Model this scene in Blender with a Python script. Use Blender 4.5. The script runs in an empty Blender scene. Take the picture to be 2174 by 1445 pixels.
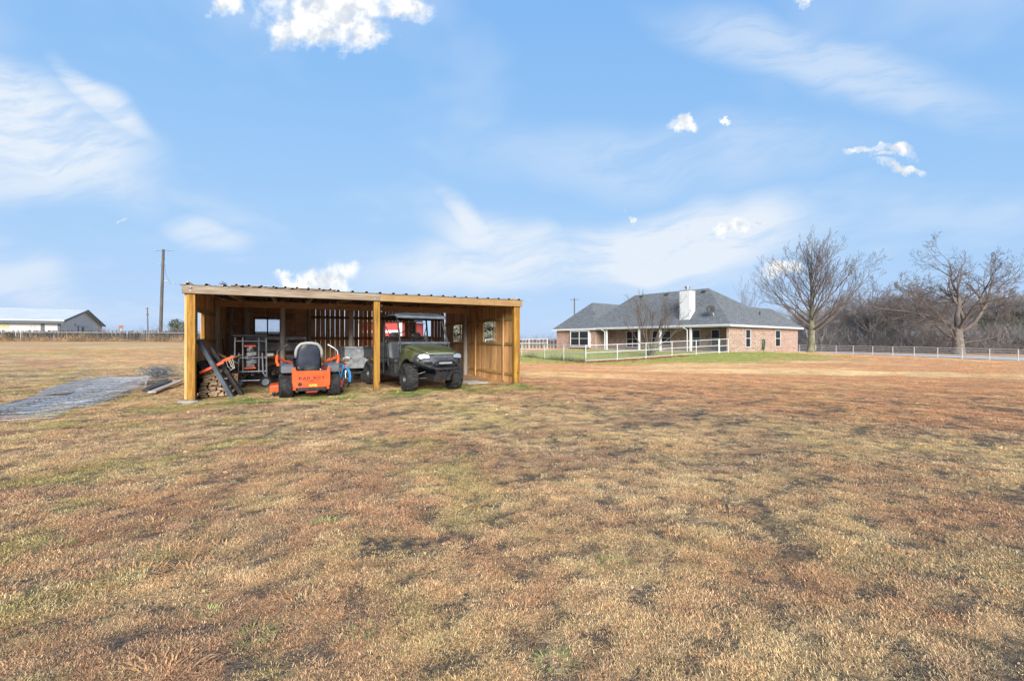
import bpy, bmesh, math, random
import numpy as np
from mathutils import Vector, Matrix

R = math.radians
scene = bpy.context.scene
col = scene.collection

# ------------------------------------------------------------------ camera
FPX, CX, CY, EYE = 930.0, 1087.0, 721.0, 1.36      # focal length and horizon of the photograph, eye height
cam_d = bpy.data.cameras.new('camera')
cam_d.sensor_width = 36; cam_d.lens = FPX / 2174 * 36
cam_d.clip_start = 0.05; cam_d.clip_end = 6000
cam = bpy.data.objects.new('camera', cam_d); col.objects.link(cam)
cam.location = (0, 0, EYE); cam.rotation_euler = (R(90), 0, 0)
scene.camera = cam

# ------------------------------------------------------------------ light, exposure
SUN_EL = 25.0                                       # low winter sun behind the camera, veiled by thin cloud
sd = Vector((math.cos(R(SUN_EL)) * 0.14, -math.cos(R(SUN_EL)) * 0.99, math.sin(R(SUN_EL)))).normalized()
sun_d = bpy.data.lights.new('sun', 'SUN'); sun_d.energy = 1.5; sun_d.angle = R(34); sun_d.color = (1, 0.95, 0.87)
sun = bpy.data.objects.new('sun', sun_d); col.objects.link(sun)
sun.rotation_euler = (-sd).to_track_quat('-Z', 'Y').to_euler(); sun.location = (4, -28, 20)
scene.view_settings.view_transform = 'Standard'; scene.view_settings.look = 'None'
scene.view_settings.gamma = 1; scene.view_settings.use_curve_mapping = False
scene.view_settings.exposure = 2.28
scene.cycles.max_bounces = 5; scene.cycles.diffuse_bounces = 4; scene.cycles.glossy_bounces = 2; scene.cycles.transparent_max_bounces = 8; scene.cycles.adaptive_threshold = 0.011; scene.cycles.adaptive_min_samples = 6

class NT:
    """small helper that strings shader / geometry nodes together"""
    def __init__(s, tree): s.t = tree; s.L = tree.links.new
    def n(s, kind, ins=None, **props):
        nd = s.t.nodes.new(kind)
        for k, v in props.items(): setattr(nd, k, v)
        if ins:
            for k, v in ins.items():
                sk = nd.inputs[k]
                if isinstance(v, bpy.types.NodeSocket): s.L(v, sk)
                else: sk.default_value = v
        return nd
    def m(s, op, a, b=0.0, c=0.0, clamp=False):
        return s.n('ShaderNodeMath', {0: a, 1: b, 2: c}, operation=op, use_clamp=clamp).outputs[0]
    def vm(s, op, a, b=(0, 0, 0)):
        return s.n('ShaderNodeVectorMath', {0: a, 1: b}, operation=op).outputs[0]
    def noise(s, vec, scale, detail=3, rough=0.5, dist=0.0, out=0, d3=False):
        return s.n('ShaderNodeTexNoise', {'Vector': vec, 'Scale': scale, 'Detail': detail, 'Roughness': rough, 'Distortion': dist}, noise_dimensions='3D' if d3 else '2D').outputs[out]
    def ss(s, x, lo, hi, a=0.0, b=1.0):
        return s.n('ShaderNodeMapRange', {0: x, 1: lo, 2: hi, 3: a, 4: b}, interpolation_type='SMOOTHSTEP').outputs[0]
    def mix(s, f, a, b, mode='MIX'):
        nd = s.t.nodes.new('ShaderNodeMix'); nd.data_type = 'RGBA'; nd.blend_type = mode
        for idx, v in ((0, f), (6, a), (7, b)):
            if isinstance(v, bpy.types.NodeSocket): s.L(v, nd.inputs[idx])
            else: nd.inputs[idx].default_value = v if idx == 0 else (*v[:3], 1)
        return nd.outputs[2]
    def rs(s, vec, ang, scale):
        if ang: vec = s.n('ShaderNodeVectorRotate', {'Vector': vec, 'Angle': R(ang)}, rotation_type='Z_AXIS').outputs[0]
        return s.vm('MULTIPLY', vec, scale)
    def map(s, vec, loc=(0, 0, 0), rot=(0, 0, 0), scale=(1, 1, 1), vt='POINT'):
        return s.n('ShaderNodeMapping', {'Vector': vec, 'Location': loc, 'Rotation': rot, 'Scale': scale}, vector_type=vt).outputs[0]

# ------------------------------------------------------------------ sky
world = bpy.data.worlds.new('World'); scene.world = world; world.use_nodes = True
wt = world.node_tree; wt.nodes.clear(); W = NT(wt)
sky = W.n('ShaderNodeTexSky', sky_type='NISHITA')
sky.sun_disc = False; sky.sun_elevation = R(SUN_EL)
sky.sun_rotation = math.atan2(sd.x, sd.y)
sky.altitude = 0; sky.air_density = 1.0; sky.dust_density = 0.6; sky.ozone_density = 1.3
raw = W.vm('MULTIPLY', sky.outputs[0], (0.1, 0.1, 0.1))      # hazy winter air: the brightening towards the horizon is held back
skyc = W.vm('DIVIDE', W.vm('MULTIPLY', raw, (0.1291, 0.1595, 0.2084)), W.vm('ADD', raw, (0.158, 0.094, 0.037)))
wdir = W.n('ShaderNodeTexCoord').outputs['Generated']
sx = W.n('ShaderNodeSeparateXYZ', {0: wdir})
yy = W.m('MAXIMUM', sx.outputs[1], 0.03)
front = W.ss(sx.outputs[1], 0.05, 0.25)
st = W.n('ShaderNodeCombineXYZ', {0: W.m('DIVIDE', sx.outputs[0], yy), 1: W.m('DIVIDE', sx.outputs[2], yy), 2: 0.0}).outputs[0]
def warp(vec, scale, amt, detail=4):
    c = W.noise(vec, scale, detail, 0.6, out=1)
    return W.vm('ADD', vec, W.vm('MULTIPLY', W.vm('SUBTRACT', c, (0.5, 0.5, 0.5)), (amt, amt, 0)))
def turned(vec, rot): return vec if not rot else W.n('ShaderNodeVectorRotate', {'Vector': vec, 'Angle': R(-rot)}, rotation_type='Z_AXIS').outputs[0]
def blob(frames, u, v, a, b, rot=0.0):
    rot = min(frames, key=lambda r: abs(r - rot)); c, s_ = math.cos(R(rot)), math.sin(R(rot))
    x, y = (u - CX) / FPX, (CY - v) / FPX; x, y = x * c + y * s_, -x * s_ + y * c
    sx_, sy_ = FPX / a, FPX / b
    q = W.n('ShaderNodeVectorMath', {0: frames[rot], 1: (sx_, sy_, 0), 2: (-x * sx_, -y * sy_, 0)}, operation='MULTIPLY_ADD').outputs[0]
    return W.n('ShaderNodeVectorMath', {0: q}, operation='LENGTH').outputs['Value']
def best(vals):
    o = vals[0]
    for x in vals[1:]: o = W.m('MINIMUM', o, x)
    return o
# sharp white heaps
wv = warp(st, 8, 0.11, 5); hf = {0: wv}
heaps = [(705, 5, 190, 120), (655, 62, 105, 58), (850, 12, 75, 45), (765, 68, 85, 55), (489, 24, 40, 26),
         (655, 600, 95, 30), (693, 590, 72, 46), (598, 590, 36, 18),
         (1450, 265, 38, 17), (1541, 249, 16, 7), (1707, 11, 28, 17),
         (1832, 320, 46, 13), (1905, 325, 62, 20), (1925, 362, 66, 15), (1890, 343, 30, 10),
         (1655, 578, 52, 22), (1616, 474, 24, 14), (1555, 474, 46, 18), (1335, 450, 14, 7), (256, 461, 15, 6), (2130, 642, 70, 24)]
hm = W.m('SUBTRACT', 1.0, best([blob(hf, *h) for h in heaps]))
hn = W.noise(st, 20, 4, 0.58)
heap = W.ss(W.m('ADD', hm, W.m('MULTIPLY', W.m('SUBTRACT', hn, 0.5), 1.1)), 0.04, 0.74)
# soft streaks of high cloud
sw = warp(st, 2.4, 0.17, 2); wf = {r: turned(sw, r) for r in (-38, -18, 0, 10)}
wisps = [(70, 285, 320, 130, -18, .95), (60, 350, 260, 70, 10, .7), (220, 225, 180, 40, -38, .85), (445, 495, 130, 36, -18, .62),
         (40, 615, 150, 70, -18, .6), (1150, 565, 480, 66, 0, .85), (1040, 490, 150, 34, -38, .9), (1100, 525, 230, 60, -18, .85),
         (1440, 515, 330, 95, 10, 1.3), (1500, 495, 220, 60, 0, 1.2), (1300, 575, 380, 50, 0, .62), (1780, 140, 480, 92, -10, .5), (1400, 330, 520, 80, 0, .3)]
acc = None
streak = W.noise(W.vm('MULTIPLY', wf[10], (1.7, 8, 1)), 2.2, 5, 0.62)
for (u, v, a, b, rot, k) in wisps:
    g = W.m('MULTIPLY', W.ss(blob(wf, u, v, a * 1.15, b * 1.25, rot), 1.0, 0.25), k)
    acc = g if acc is None else W.m('MAXIMUM', acc, g)
wisp = W.m('MULTIPLY', acc, W.ss(streak, 0.25, 0.62, 0.42, 1.12))
# thin veil over the whole dome, also behind the camera
dome = W.n('ShaderNodeCombineXYZ', {0: W.m('DIVIDE', sx.outputs[0], W.m('ADD', W.m('ABSOLUTE', sx.outputs[2]), 0.18)),
                                    1: W.m('DIVIDE', sx.outputs[1], W.m('ADD', W.m('ABSOLUTE', sx.outputs[2]), 0.18)), 2: 0.0}).outputs[0]
dn = W.noise(dome, 0.9, 4, 0.62)
veil = W.ss(dn, 0.46, 0.82, 0.0, 0.42)
back_heap = W.m('MULTIPLY', W.ss(dn, 0.62, 0.70), W.m('SUBTRACT', 1.0, front))
dens = W.m('MAXIMUM', W.m('MAXIMUM', W.m('MULTIPLY', wisp, front), veil), back_heap)
up = W.ss(sx.outputs[2], -0.02, 0.03)
c1 = W.mix(W.m('MULTIPLY', W.m('MINIMUM', dens, 0.96), up), skyc, (0.1669, 0.1821, 0.2009))
hshade = W.mix(W.m('MULTIPLY', W.ss(hn, 0.62, 0.38), W.ss(hm, 0.25, 0.6)), (0.215, 0.2185, 0.222), (0.151, 0.1625, 0.177))
c2 = W.mix(W.m('MULTIPLY', W.m('MULTIPLY', heap, front), up), c1, hshade)
bg = W.n('ShaderNodeBackground', {'Color': c2, 'Strength': 1.0})
W.L(bg.outputs[0], W.n('ShaderNodeOutputWorld').inputs[0])
world.cycles.sampling_method = 'NONE'

# ------------------------------------------------------------------ mesh helpers
def link(o, parent=None):
    col.objects.link(o)
    if parent is not None: o.parent = parent
    return o
def tag(o, label=None, cat=None, group=None, kind=None):
    if label: o['label'] = label
    if cat: o['category'] = cat
    if group: o['group'] = group
    if kind: o['kind'] = kind
    return o
def empty(name, loc=(0, 0, 0), rz=0.0, label=None, cat=None, group=None):
    o = bpy.data.objects.new(name, None); o.location = loc; o.rotation_euler = (0, 0, rz); o.empty_display_size = 0.2
    link(o); return tag(o, label, cat, group)
def frame_of(d, up=Vector((0, 0, 1))):
    d = Vector(d).normalized()
    if abs(d.dot(up)) > 0.97: up = Vector((0, 1, 0)) if abs(d.y) < 0.9 else Vector((1, 0, 0))
    x = d.cross(up).normalized(); y = x.cross(d).normalized()
    return x, y, d
class MB:
    def __init__(s): s.v = []; s.f = []; s.mi = []; s.cur = 0
    def add(s, vs, fs):
        o = len(s.v); s.v += [tuple(p) for p in vs]
        s.f += [tuple(i + o for i in f) for f in fs]; s.mi += [s.cur] * len(fs); return s
    BF = [(0, 3, 2, 1), (4, 5, 6, 7), (0, 1, 5, 4), (1, 2, 6, 5), (2, 3, 7, 6), (3, 0, 4, 7)]
    def box(s, c, d, M=None):
        x, y, z = (k / 2 for k in d)
        vs = [Vector(p) for p in ((-x, -y, -z), (x, -y, -z), (x, y, -z), (-x, y, -z), (-x, -y, z), (x, -y, z), (x, y, z), (-x, y, z))]
        if M is not None: vs = [M @ p for p in vs]
        return s.add([p + Vector(c) for p in vs], MB.BF)
    def bx(s, a, b):
        return s.box([(a[i] + b[i]) / 2 for i in range(3)], [abs(b[i] - a[i]) for i in range(3)])
    def bar(s, p0, p1, w, h=None, up=Vector((0, 0, 1))):
        h = w if h is None else h
        p0 = Vector(p0); p1 = Vector(p1); x, y, d = frame_of(p1 - p0, up)
        vs = [p + x * a * w / 2 + y * b * h / 2 for p in (p0, p1) for a, b in ((-1, -1), (1, -1), (1, 1), (-1, 1))]
        return s.add(vs, MB.BF)
    def tube(s, pts, r, n=8, closed=False, caps=True):
        pts = [Vector(p) for p in pts]; k = len(pts)
        rs = r if isinstance(r, (list, tuple)) else [r] * k
        vs = []; fs = []; x = None
        for i in range(k):
            a = pts[i - 1] if (i > 0 or closed) else pts[i]
            b = pts[(i + 1) % k] if (i < k - 1 or closed) else pts[i]
            d = (b - a).normalized()
            if x is None: x, y, _ = frame_of(d)
            else:
                x = (x - d * x.dot(d))
                x = x.normalized() if x.length > 1e-5 else frame_of(d)[0]
            y = d.cross(x).normalized()
            for j in range(n):
                t = 2 * math.pi * j / n
                vs.append(pts[i] + (x * math.cos(t) + y * math.sin(t)) * rs[i])
        for i in range(k if closed else k - 1):
            for j in range(n):
                a = i * n + j; b = i * n + (j + 1) % n; i2 = ((i + 1) % k) * n
                fs.append((a, b, i2 + (j + 1) % n, i2 + j))
        if caps and not closed:
            fs.append(tuple(range(n - 1, -1, -1))); fs.append(tuple((k - 1) * n + j for j in range(n)))
        return s.add(vs, fs)
    def cyl(s, p0, p1, r0, r1=None, n=12): return s.tube([p0, p1], [r0, r0 if r1 is None else r1], n)
    def lathe(s, prof, c=(0, 0, 0), axis=(0, 0, 1), n=24, closed=False):
        x, y, d = frame_of(axis); c = Vector(c); vs = []; fs = []; k = len(prof)
        for (r, h) in prof:
            for j in range(n):
                t = 2 * math.pi * j / n
                vs.append(c + d * h + (x * math.cos(t) + y * math.sin(t)) * r)
        for i in range(k if closed else k - 1):
            for j in range(n):
                fs.append((i * n + j, i * n + (j + 1) % n, ((i + 1) % k) * n + (j + 1) % n, ((i + 1) % k) * n + j))
        if not closed:
            if prof[0][0] > 1e-4: fs.append(tuple(range(n - 1, -1, -1)))
            if prof[-1][0] > 1e-4: fs.append(tuple((k - 1) * n + j for j in range(n)))
        return s.add(vs, fs)
    def prism(s, poly, o, ux, uy, depth):
        """poly (2d) in the plane o,ux,uy pushed by the vector depth"""
        o = Vector(o); ux = Vector(ux); uy = Vector(uy); dv = Vector(depth); n = len(poly)
        a = [o + ux * p[0] + uy * p[1] for p in poly]
        return s.add(a + [p + dv for p in a], [tuple(range(n - 1, -1, -1)), tuple(range(n, 2 * n))] + [(i, (i + 1) % n, n + (i + 1) % n, n + i) for i in range(n)])
    def loft(s, rings, closed=True, caps=True):
        n = len(rings[0]); vs = [p for r in rings for p in r]; fs = []
        for i in range(len(rings) - 1):
            for j in range(n if closed else n - 1):
                fs.append((i * n + j, i * n + (j + 1) % n, (i + 1) * n + (j + 1) % n, (i + 1) * n + j))
        if caps and closed:
            fs.append(tuple(range(n - 1, -1, -1))); fs.append(tuple((len(rings) - 1) * n + j for j in range(n)))
        return s.add(vs, fs)
    def mesh(s, name, mats, smooth=False, bevel=0.0, fix=True):
        me = bpy.data.meshes.new(name); me.from_pydata(s.v, [], s.f)
        mats = mats if isinstance(mats, (list, tuple)) else [mats]
        for m in mats: me.materials.append(m)
        if len(mats) > 1: me.polygons.foreach_set('material_index', s.mi)
        if fix or bevel:
            bm = bmesh.new(); bm.from_mesh(me)
            if bevel:
                ed = [e for e in bm.edges if len(e.link_faces) == 2 and e.calc_face_angle(0) > 0.6]
                bmesh.ops.bevel(bm, geom=ed, offset=bevel, segments=1 if bevel < 0.012 else 2, affect='EDGES', profile=0.6, clamp_overlap=True)
            bmesh.ops.recalc_face_normals(bm, faces=bm.faces); bm.to_mesh(me); bm.free()
        if smooth:
            me.polygons.foreach_set('use_smooth', [True] * len(me.polygons))
            if smooth != 'all':
                try: me.set_sharp_from_angle(angle=R(38))
                except Exception: pass
        me.update(); return me
    def build(s, name, mats, parent=None, smooth=False, bevel=0.0, fix=True):
        return link(bpy.data.objects.new(name, s.mesh(name, mats, smooth, bevel, fix)), parent)
def piece(name, me, parent, loc=(0, 0, 0), rot=(0, 0, 0), scale=(1, 1, 1)):
    o = bpy.data.objects.new(name, me); o.location = loc; o.rotation_euler = rot; o.scale = scale
    return link(o, parent)
def copy_tree(o, parent=None):
    c = o.copy(); col.objects.link(c); c.parent = parent
    for ch in list(o.children): copy_tree(ch, c)
    return c

# ------------------------------------------------------------------ materials
def srgb(r, g, b):
    return tuple(((c / 255) / 12.92 if c / 255 <= 0.04045 else ((c / 255 + 0.055) / 1.055) ** 2.4) for c in (r, g, b))
def mat(name, c, rough=0.6, metal=0.0, var=0.18, scale=6, stretch=(1, 1, 1), c2=None, bump=0.0, bscale=30, rnd=0.0, coat=0.0, spec=0.5, dirt=None, dirt_amt=0.0):
    m = bpy.data.materials.new(name); m.use_nodes = True; t = m.node_tree; t.nodes.clear(); N = NT(t)
    tc = N.n('ShaderNodeTexCoord').outputs['Object']
    oi = N.n('ShaderNodeObjectInfo')
    off = N.vm('MULTIPLY', N.n('ShaderNodeCombineXYZ', {0: oi.outputs['Random'], 1: oi.outputs['Random'], 2: oi.outputs['Random']}).outputs[0], (37, 19, 53))
    p = N.map(N.vm('ADD', tc, off), scale=stretch)
    nz = N.noise(p, scale, 3, 0.6, d3=True)
    lo = tuple(x * (1 - var) for x in c); hi = tuple(min(1, x * (1 + var)) for x in c)
    if c2 is not None: lo, hi = c, c2
    cc = N.mix(N.ss(nz, 0.32, 0.68), lo, hi)
    if rnd:
        v = N.m('ADD', 1 - rnd, N.m('MULTIPLY', oi.outputs['Random'], 2 * rnd))
        cc = N.mix(1.0, cc, N.n('ShaderNodeCombineXYZ', {0: v, 1: v, 2: v}).outputs[0], 'MULTIPLY')
    if dirt is not None:
        cc = N.mix(N.m('MULTIPLY', N.ss(N.noise(N.vm('ADD', tc, off), scale * 0.7, 4, 0.65, d3=True), 0.42, 0.7), dirt_amt), cc, dirt)
    ins = {'Base Color': cc, 'Metallic': metal, 'Roughness': N.m('ADD', rough - 0.08, N.m('MULTIPLY', nz, 0.16), clamp=True), 'Coat Weight': coat, 'Specular IOR Level': spec}
    if bump:
        ins['Normal'] = N.n('ShaderNodeBump', {'Strength': bump, 'Distance': 0.02, 'Height': N.noise(p, bscale, 3, 0.6, d3=True)}).outputs[0]
    b = N.n('ShaderNodeBsdfPrincipled', ins)
    N.L(b.outputs[0], N.n('ShaderNodeOutputMaterial').inputs[0])
    return m
def wood(name, c, dark, rnd=0.15, along=2, knots=0.5, rough=0.75, grain=14, splash=0.0):
    m = bpy.data.materials.new(name); m.use_nodes = True; t = m.node_tree; t.nodes.clear(); N = NT(t)
    tc = N.n('ShaderNodeTexCoord').outputs['Object']; oi = N.n('ShaderNodeObjectInfo')
    rv = oi.outputs['Random']
    p0 = N.vm('ADD', tc, N.vm('MULTIPLY', N.n('ShaderNodeCombineXYZ', {0: rv, 1: rv, 2: rv}).outputs[0], (31, 47, 23)))
    sc = [1, 1, 1]; sc[along] = 0.06
    p = N.map(p0, scale=sc)
    g = N.noise(p, grain, 4, 0.65, 0.6, d3=True); g2 = N.noise(p, grain * 5, 2, 0.5, d3=True)
    blot = N.noise(p0, 1.3, 3, 0.6, d3=True)
    cc = N.mix(N.ss(N.m('ADD', N.m('MULTIPLY', g, 0.7), N.m('MULTIPLY', g2, 0.3)), 0.36, 0.64), dark, c)
    cc = N.mix(N.ss(blot, 0.4, 0.75, 0.0, 0.45), cc, tuple(x * 0.55 for x in dark))
    if knots:
        sk = [1, 1, 1]; sk[along] = 0.5
        k = N.n('ShaderNodeTexVoronoi', {'Vector': N.map(p0, scale=sk), 'Scale': 4.2}).outputs['Distance']
        cc = N.mix(N.ss(k, 0.05, 0.11, knots, 0.0), cc, tuple(x * 0.35 for x in dark))
    if splash:
        hz = N.n('ShaderNodeSeparateXYZ', {0: tc}).outputs[2]
        mud = N.ss(N.m('ADD', hz, N.m('MULTIPLY', N.noise(p0, 9, 4, 0.7, d3=True), 0.5)), splash + .25, splash - .05)
        cc = N.mix(N.m('MULTIPLY', mud, 0.8), cc, (0.10, 0.07, 0.045))
    v = N.m('ADD', 1 - rnd, N.m('MULTIPLY', rv, 2 * rnd))
    cc = N.mix(1.0, cc, N.n('ShaderNodeCombineXYZ', {0: v, 1: v, 2: v}).outputs[0], 'MULTIPLY')
    bp = N.n('ShaderNodeBump', {'Strength': 0.35, 'Distance': 0.006, 'Height': g}).outputs[0]
    b = N.n('ShaderNodeBsdfPrincipled', {'Base Color': cc, 'Roughness': rough, 'Normal': bp, 'Specular IOR Level': 0.25})
    N.L(b.outputs[0], N.n('ShaderNodeOutputMaterial').inputs[0])
    return m
def glass(name, c=(0.016, 0.02, 0.024), rough=0.16):
    m = bpy.data.materials.new(name); m.use_nodes = True
    b = m.node_tree.nodes['Principled BSDF']
    b.inputs['Base Color'].default_value = (*c, 1); b.inputs['Roughness'].default_value = rough; b.inputs['Specular IOR Level'].default_value = 0.28
    return m
def clear_glass(name, tint=(0.9, 0.93, 0.95), haze=0.25):
    m = bpy.data.materials.new(name); m.use_nodes = True; t = m.node_tree; t.nodes.clear(); N = NT(t)
    tr = N.n('ShaderNodeBsdfTransparent', {0: (*tint, 1)}); tl = N.n('ShaderNodeBsdfTranslucent', {0: (0.9, 0.92, 0.95, 1)})
    gl = N.n('ShaderNodeBsdfGlossy', {'Color': (1, 1, 1, 1), 'Roughness': 0.08})
    a = N.n('ShaderNodeMixShader', {0: haze, 1: tr.outputs[0], 2: tl.outputs[0]})
    b = N.n('ShaderNodeMixShader', {0: 0.06, 1: a.outputs[0], 2: gl.outputs[0]})
    N.L(b.outputs[0], N.n('ShaderNodeOutputMaterial').inputs[0]); return m

M_YEL = wood('pine_post_wood', (0.42, 0.225, 0.04), (0.22, 0.098, 0.016), 0.05, 2, 0.95, splash=0.22)
M_BEAM = wood('weathered_beam_wood', (0.33, 0.265, 0.195), (0.20, 0.145, 0.10), 0.06, 0, 0.7)
M_BEAM2 = wood('brown_beam_wood', (0.76, 0.46, 0.25), (0.58, 0.32, 0.16), 0.08, 0, 0.7)
M_RAFT = wood('rafter_wood', (0.66, 0.46, 0.25), (0.5, 0.32, 0.16), 0.1, 1, 0.5)
M_CEDAR = wood('cedar_board_wood', (0.78, 0.48, 0.225), (0.55, 0.29, 0.11), 0.22, 2, 0.55)
M_CEDAR2 = wood('old_board_wood', (0.74, 0.46, 0.26), (0.50, 0.27, 0.14), 0.28, 2, 0.4)
M_RAIL = wood('fence_rail_wood', (0.54, 0.36, 0.15), (0.38, 0.23, 0.085), 0.12, 1, 0.5)
M_RAILX = wood('cross_rail_wood', (0.34, 0.20, 0.095), (0.2, 0.11, 0.05), 0.12, 0, 0.5)
M_GREYW = wood('grey_post_wood', (0.56, 0.51, 0.45), (0.36, 0.32, 0.275), 0.1, 2, 0.6)
M_PANEL = wood('brown_panel_wood', (0.66, 0.40, 0.245), (0.47, 0.26, 0.15), 0.22, 0, 0.2)
M_STACK = wood('stacked_board_wood', (0.42, 0.30, 0.19), (0.22, 0.14, 0.085), 0.32, 1, 0.2)
M_PLANKG = wood('grey_plank_wood', (0.40, 0.37, 0.34), (0.24, 0.22, 0.2), 0.2, 1, 0.3)
M_DARKPOST = wood('dark_picket_wood', (0.085, 0.078, 0.07), (0.03, 0.028, 0.026), 0.45, 2, 0.0)
M_GALV = mat('galvanised_sheet', (0.36, 0.37, 0.38), 0.5, 0.3, 0.25, 3, bump=0.1)
M_GALVD = mat('dull_grey_steel', (0.36, 0.385, 0.41), 0.5, 0.55, 0.3, 5, dirt=(0.16, 0.12, 0.09), dirt_amt=0.35)
M_HANG = mat('joist_hanger_steel', (0.62, 0.63, 0.62), 0.4, 0.6, 0.15, 12)
M_BLACK = mat('black_plastic', (0.022, 0.024, 0.027), 0.55, 0, 0.35, 9, bump=0.08, bscale=120, dirt=(0.16, 0.13, 0.1), dirt_amt=0.22)
M_BLKMET = mat('black_painted_steel', (0.028, 0.03, 0.034), 0.42, 0.2, 0.3, 10, dirt=(0.17, 0.13, 0.1), dirt_amt=0.22)
M_SEAT = mat('dark_vinyl', (0.03, 0.034, 0.042), 0.5, 0, 0.2, 7, bump=0.1, bscale=90, dirt=(0.15, 0.14, 0.13), dirt_amt=0.25)
M_RUB = mat('tyre_rubber', (0.02, 0.02, 0.022), 0.8, 0, 0.4, 12, bump=0.2, bscale=80, dirt=(0.12, 0.098, 0.08), dirt_amt=0.34, spec=0.3)
M_ORANGE = mat('orange_paint', (0.84, 0.085, 0.014), 0.38, 0, 0.1, 5, coat=0.25, dirt=(0.42, 0.13, 0.05), dirt_amt=0.3)
M_GREEN = mat('olive_paint', (0.066, 0.074, 0.028), 0.33, 0, 0.12, 4, coat=0.35, dirt=(0.22, 0.19, 0.11), dirt_amt=0.32)
M_LENS = mat('headlamp_lens', (0.36, 0.38, 0.40), 0.15, 0.3, 0.2, 20, coat=0.8)
M_WHITE = mat('white_paint', (0.60, 0.605, 0.61), 0.5, 0, 0.07, 5, dirt=(0.5, 0.44, 0.34), dirt_amt=0.15)
M_PIPE = mat('white_pipe_paint', (0.56, 0.555, 0.535), 0.5, 0, 0.08, 3, dirt=(0.56, 0.36, 0.16), dirt_amt=0.3)
M_WIRE = mat('galvanised_wire', (0.40, 0.41, 0.42), 0.5, 0.25, 0.25, 3)
M_GREYM = mat('grey_tube_paint', (0.28, 0.31, 0.35), 0.4, 0.35, 0.2, 8)
M_CONC = mat('concrete', (0.40, 0.38, 0.35), 0.9, 0, 0.2, 6, bump=0.3, bscale=40)
M_RED = mat('red_barn_paint', (0.42, 0.06, 0.055), 0.6, 0, 0.12, 3)
M_GLASS = glass('dark_room_pane')  # opaque pane; the dark of the rooms behind is put into its colour
M_PANE = clear_glass('hazy_window_pane')
M_BLUE = mat('blue_bicycle_paint', (0.05, 0.30, 0.66), 0.3, 0, 0.1, 5, coat=0.4)
M_MAROON = mat('maroon_bicycle_paint', (0.18, 0.012, 0.03), 0.3, 0, 0.15, 5, coat=0.4)
M_BROWN = mat('brown_leather', (0.17, 0.085, 0.035), 0.6, 0, 0.2, 8)
M_CHROME = mat('chrome', (0.65, 0.66, 0.67), 0.2, 0.9, 0.1, 8)
M_BARK = mat('grey_bark', (0.165, 0.14, 0.12), 0.9, 0, 0.35, 3, bump=0.5, bscale=14)
M_BARKG = mat('mossy_bark', (0.165, 0.155, 0.10), 0.9, 0, 0.4, 1.2, bump=0.5, bscale=14)
M_TWIG = mat('twig_bark', (0.24, 0.212, 0.20), 0.9, 0, 0.3, 0.6, rnd=0.15)
# ------------------------------------------------------------------ terrain
CTRL = [(0, 0, 0), (-7, 10, 0), (0, 13.5, .03), (5, 5, 0), (-5, 5, 0), (-10, 16, 0), (-3, 20, 0), (0, -20, 0), (20, 0, -.1), (-20, 0, .1), (12, 18, -.12), (-14, 9, .02),
        (5.2, 30.7, -.19), (1, 43, -.2), (19.3, 39, .33), (26, 44, .2), (33, 49, .05), (12, 49, .3), (5, 52, .28), (50, 57, -.66), (54, 46, -.82), (47, 72, -.58), (41, 60, -.42), (40, 30, -.5),
        (-82, 68, 1.2), (-55, 70, 1.15), (-40, 72, 1.0), (-20, 40, .22), (-18, 18, .06), (-30, 30, .3), (-50, 40, .55), (0, 90, -.2), (-20, 80, .5), (-100, 110, 2.0), (90, 60, -1.0), (80, 110, -.9), (40, 120, -.6), (60, -20, -.6), (-60, -20, .3), (15, 60, .2)]
_c = np.array(CTRL, float)
def _phi(d): return np.sqrt(d * d + 30.0)
_A = _phi(np.hypot(_c[:, None, 0] - _c[None, :, 0], _c[:, None, 1] - _c[None, :, 1])) + np.eye(len(_c)) * -0.4
_w = np.linalg.solve(_A, _c[:, 2] - 0.0)
def hts(x, y):
    x = np.asarray(x, float); y = np.asarray(y, float)
    r = np.hypot(x, y); k = np.minimum(1, 135 / np.maximum(r, 1e-6)); x = x * k; y = y * k
    d = np.hypot(x[..., None] - _c[:, 0], y[..., None] - _c[:, 1])
    z = (_phi(d) * _w).sum(-1)
    # small mounds and hollows underfoot
    m = 0.018 * np.sin(1.7 * x + 0.8 * np.sin(1.1 * y)) * np.sin(1.9 * y + 1.3 * np.sin(0.7 * x)) + 0.012 * np.sin(3.9 * x + y) * np.sin(3.1 * y - 1.7 * x)
    return z + m
def H(x, y): return float(hts(np.array([x]), np.array([y]))[0])
def at(u, v_or_d, depth=True, z=None):
    """point seen at photo pixel column u at distance d"""
    d = v_or_d; x = (u - CX) / FPX * d
    return Vector((x, d, H(x, d) if z is None else z))
def zv(v, d): return EYE + (CY - v) / FPX * d

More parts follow.
